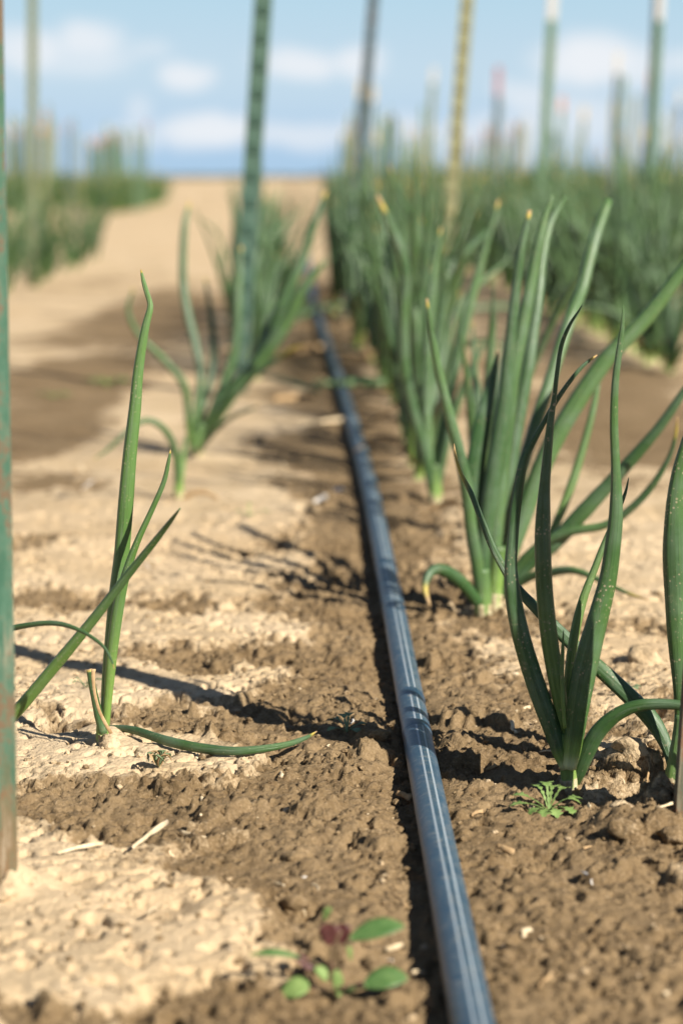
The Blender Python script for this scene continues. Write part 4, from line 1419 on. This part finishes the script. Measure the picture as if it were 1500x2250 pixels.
def fragment(px, py, rpx, label):
    o = clod(px, py, rpx, True, label, None, .6)
    me = o.data.copy()
    me.name = o.name = 'fragment'
    me.materials.clear()
    me.materials.append(M_white)
    o.data = me
    o['category'] = 'fragment'


fragment(670, 1927, 13, 'white fragment on the soil left of the tape')
fragment(740, 1080, 15, 'white round fragment beside the tape beyond the lone onion')
clod(12, 1965, 30, True, 'pale clod against the foot of the green post')
clod(1372, 1828, 38, False, 'big brown clod right of the pale lobed weed')
clod(1365, 1790, 30, True, 'pale clod directly behind the big brown clod at right')
clod(1385, 1690, 42, True, 'large dry clod half in shade right of the sharp onion')
clod(1440, 1640, 20, False, 'clod under the slanting leaf near the right edge')
clod(835, 1622, 26, False, 'brown clod tight against the left side of the tape')
clod(1410, 1462, 40, True, 'pale cracked clod on the dry soil at right')
clod(1310, 1470, 26, True, 'small pale clod left of the pale cracked one')
clod(505, 1700, 34, True, 'angular tan clod on the pale crust below the lying leaf')
clod(645, 1890, 28, False, 'brown clod on the damp soil in the left foreground')
clod(650, 1990, 34, False, 'brown clod with a dark shadow left of the tape in the foreground')
clod(240, 1640, 24, True, 'pale clod at the foot of the lone onion')
clod(1475, 1860, 34, False, 'brown clod at the right edge below the rusty post')
random.seed(77)
for i in range(44):
    px, py = random.uniform(20, 1490), random.uniform(1250, 2230)
    if abs(px - (1043 - (2250 - py) * .2)) < 70:
        continue
    pl_ = random.random() < (.5 if px < 700 else .12)
    clod(px, py, random.uniform(6, 13), pl_, 'small %s lump of soil lying on the field surface' % ('pale dry' if pl_ else 'brown damp'), 'small lumps of soil')

# crumbs: far too many to count
rd = np.random.default_rng(8)
ico = bmesh.new()
bmesh.ops.create_icosphere(ico, subdivisions=1, radius=1.0)
iv = np.array([v.co for v in ico.verts])
ifc = np.array([[v.index for v in f.verts] for f in ico.faces])
ico.free()


def crumbs(name, n, r0, r1, mat, keep=None):
    y = 1.05 + (rd.random(n) ** 1.5) * 3.2
    x = (rd.random(n) * 2 - 1) * (.15 * y + .05)
    z, dr = height(x, y, np.full(n, .003))
    k = rd.random(n) < (sstep(.5, -.2, dr) * .85 + .15 if keep is None else keep(dr))
    k &= np.abs(x - tape_x(y)) > .013
    k &= perlin(x / .10, y / .12, 30) + .40 * perlin(x / .03, y / .03, 31) > .0 + .45 * (rd.random(n) - .5) * 2
    x, y, z = x[k], y[k], z[k]
    n = len(x)
    r = r0 + (r1 - r0) * rd.random(n) ** 3
    ang = rd.random(n) * 6.28
    ca, sa = np.cos(ang), np.sin(ang)
    V = iv[None] * (1 + .35 * (rd.random((n, len(iv), 1)) - .5)) * r[:, None, None] * np.array([1, .8, .65])
    Vx = V[:, :, 0] * ca[:, None] - V[:, :, 1] * sa[:, None] + x[:, None]
    Vy = V[:, :, 0] * sa[:, None] + V[:, :, 1] * ca[:, None] + y[:, None]
    Vz = V[:, :, 2] + (z + r * .25)[:, None]
    W = np.stack([Vx, Vy, Vz], -1).reshape(-1, 3)
    F = (ifc[None] + (np.arange(n) * len(iv))[:, None, None]).reshape(-1, 3)
    o = mesh_obj(name, W, F, mat, smooth=False)
    o['kind'] = 'stuff'


crumbs('soil_crumbs', 34000, .0006, .0033, M_clod_brown)
crumbs('soil_crumbs', 9000, .0005, .0032, M_clod_pale, lambda d: sstep(-.2, .5, d) * .9 + .1)
crumbs('straw_flecks', 420, .0006, .0016, M_straw, lambda d: d * 0 + 1)

# ------------------------------------------------------------------ far edge of the plain
rd = np.random.default_rng(3)
n = 420
xs = np.linspace(-420, 420, n)
hs = 1.0 + 1.1 * np.abs(perlin(xs / 30, xs * 0, 70)) + .7 * np.abs(perlin(xs / 7, xs * 0 + 3, 71))
V, F = [], []
for i in range(n):
    yb = 950 + 12 * math.sin(xs[i] / 90)
    V += [(xs[i], yb, -.3), (xs[i], yb, hs[i] * .75), (xs[i], yb + 3, hs[i]), (xs[i], yb + 9, -.3)]
for i in range(n - 1):
    for k in range(3):
        F.append((i * 4 + k, i * 4 + 4 + k, i * 4 + 5 + k, i * 4 + 1 + k))
M_hedge = plain('far_shrubs', (.035, .050, .035), (.060, .070, .045), 1.5, .9, .05)
o = mesh_obj('far_shrubs', V, F, M_hedge)
o['kind'] = 'stuff'
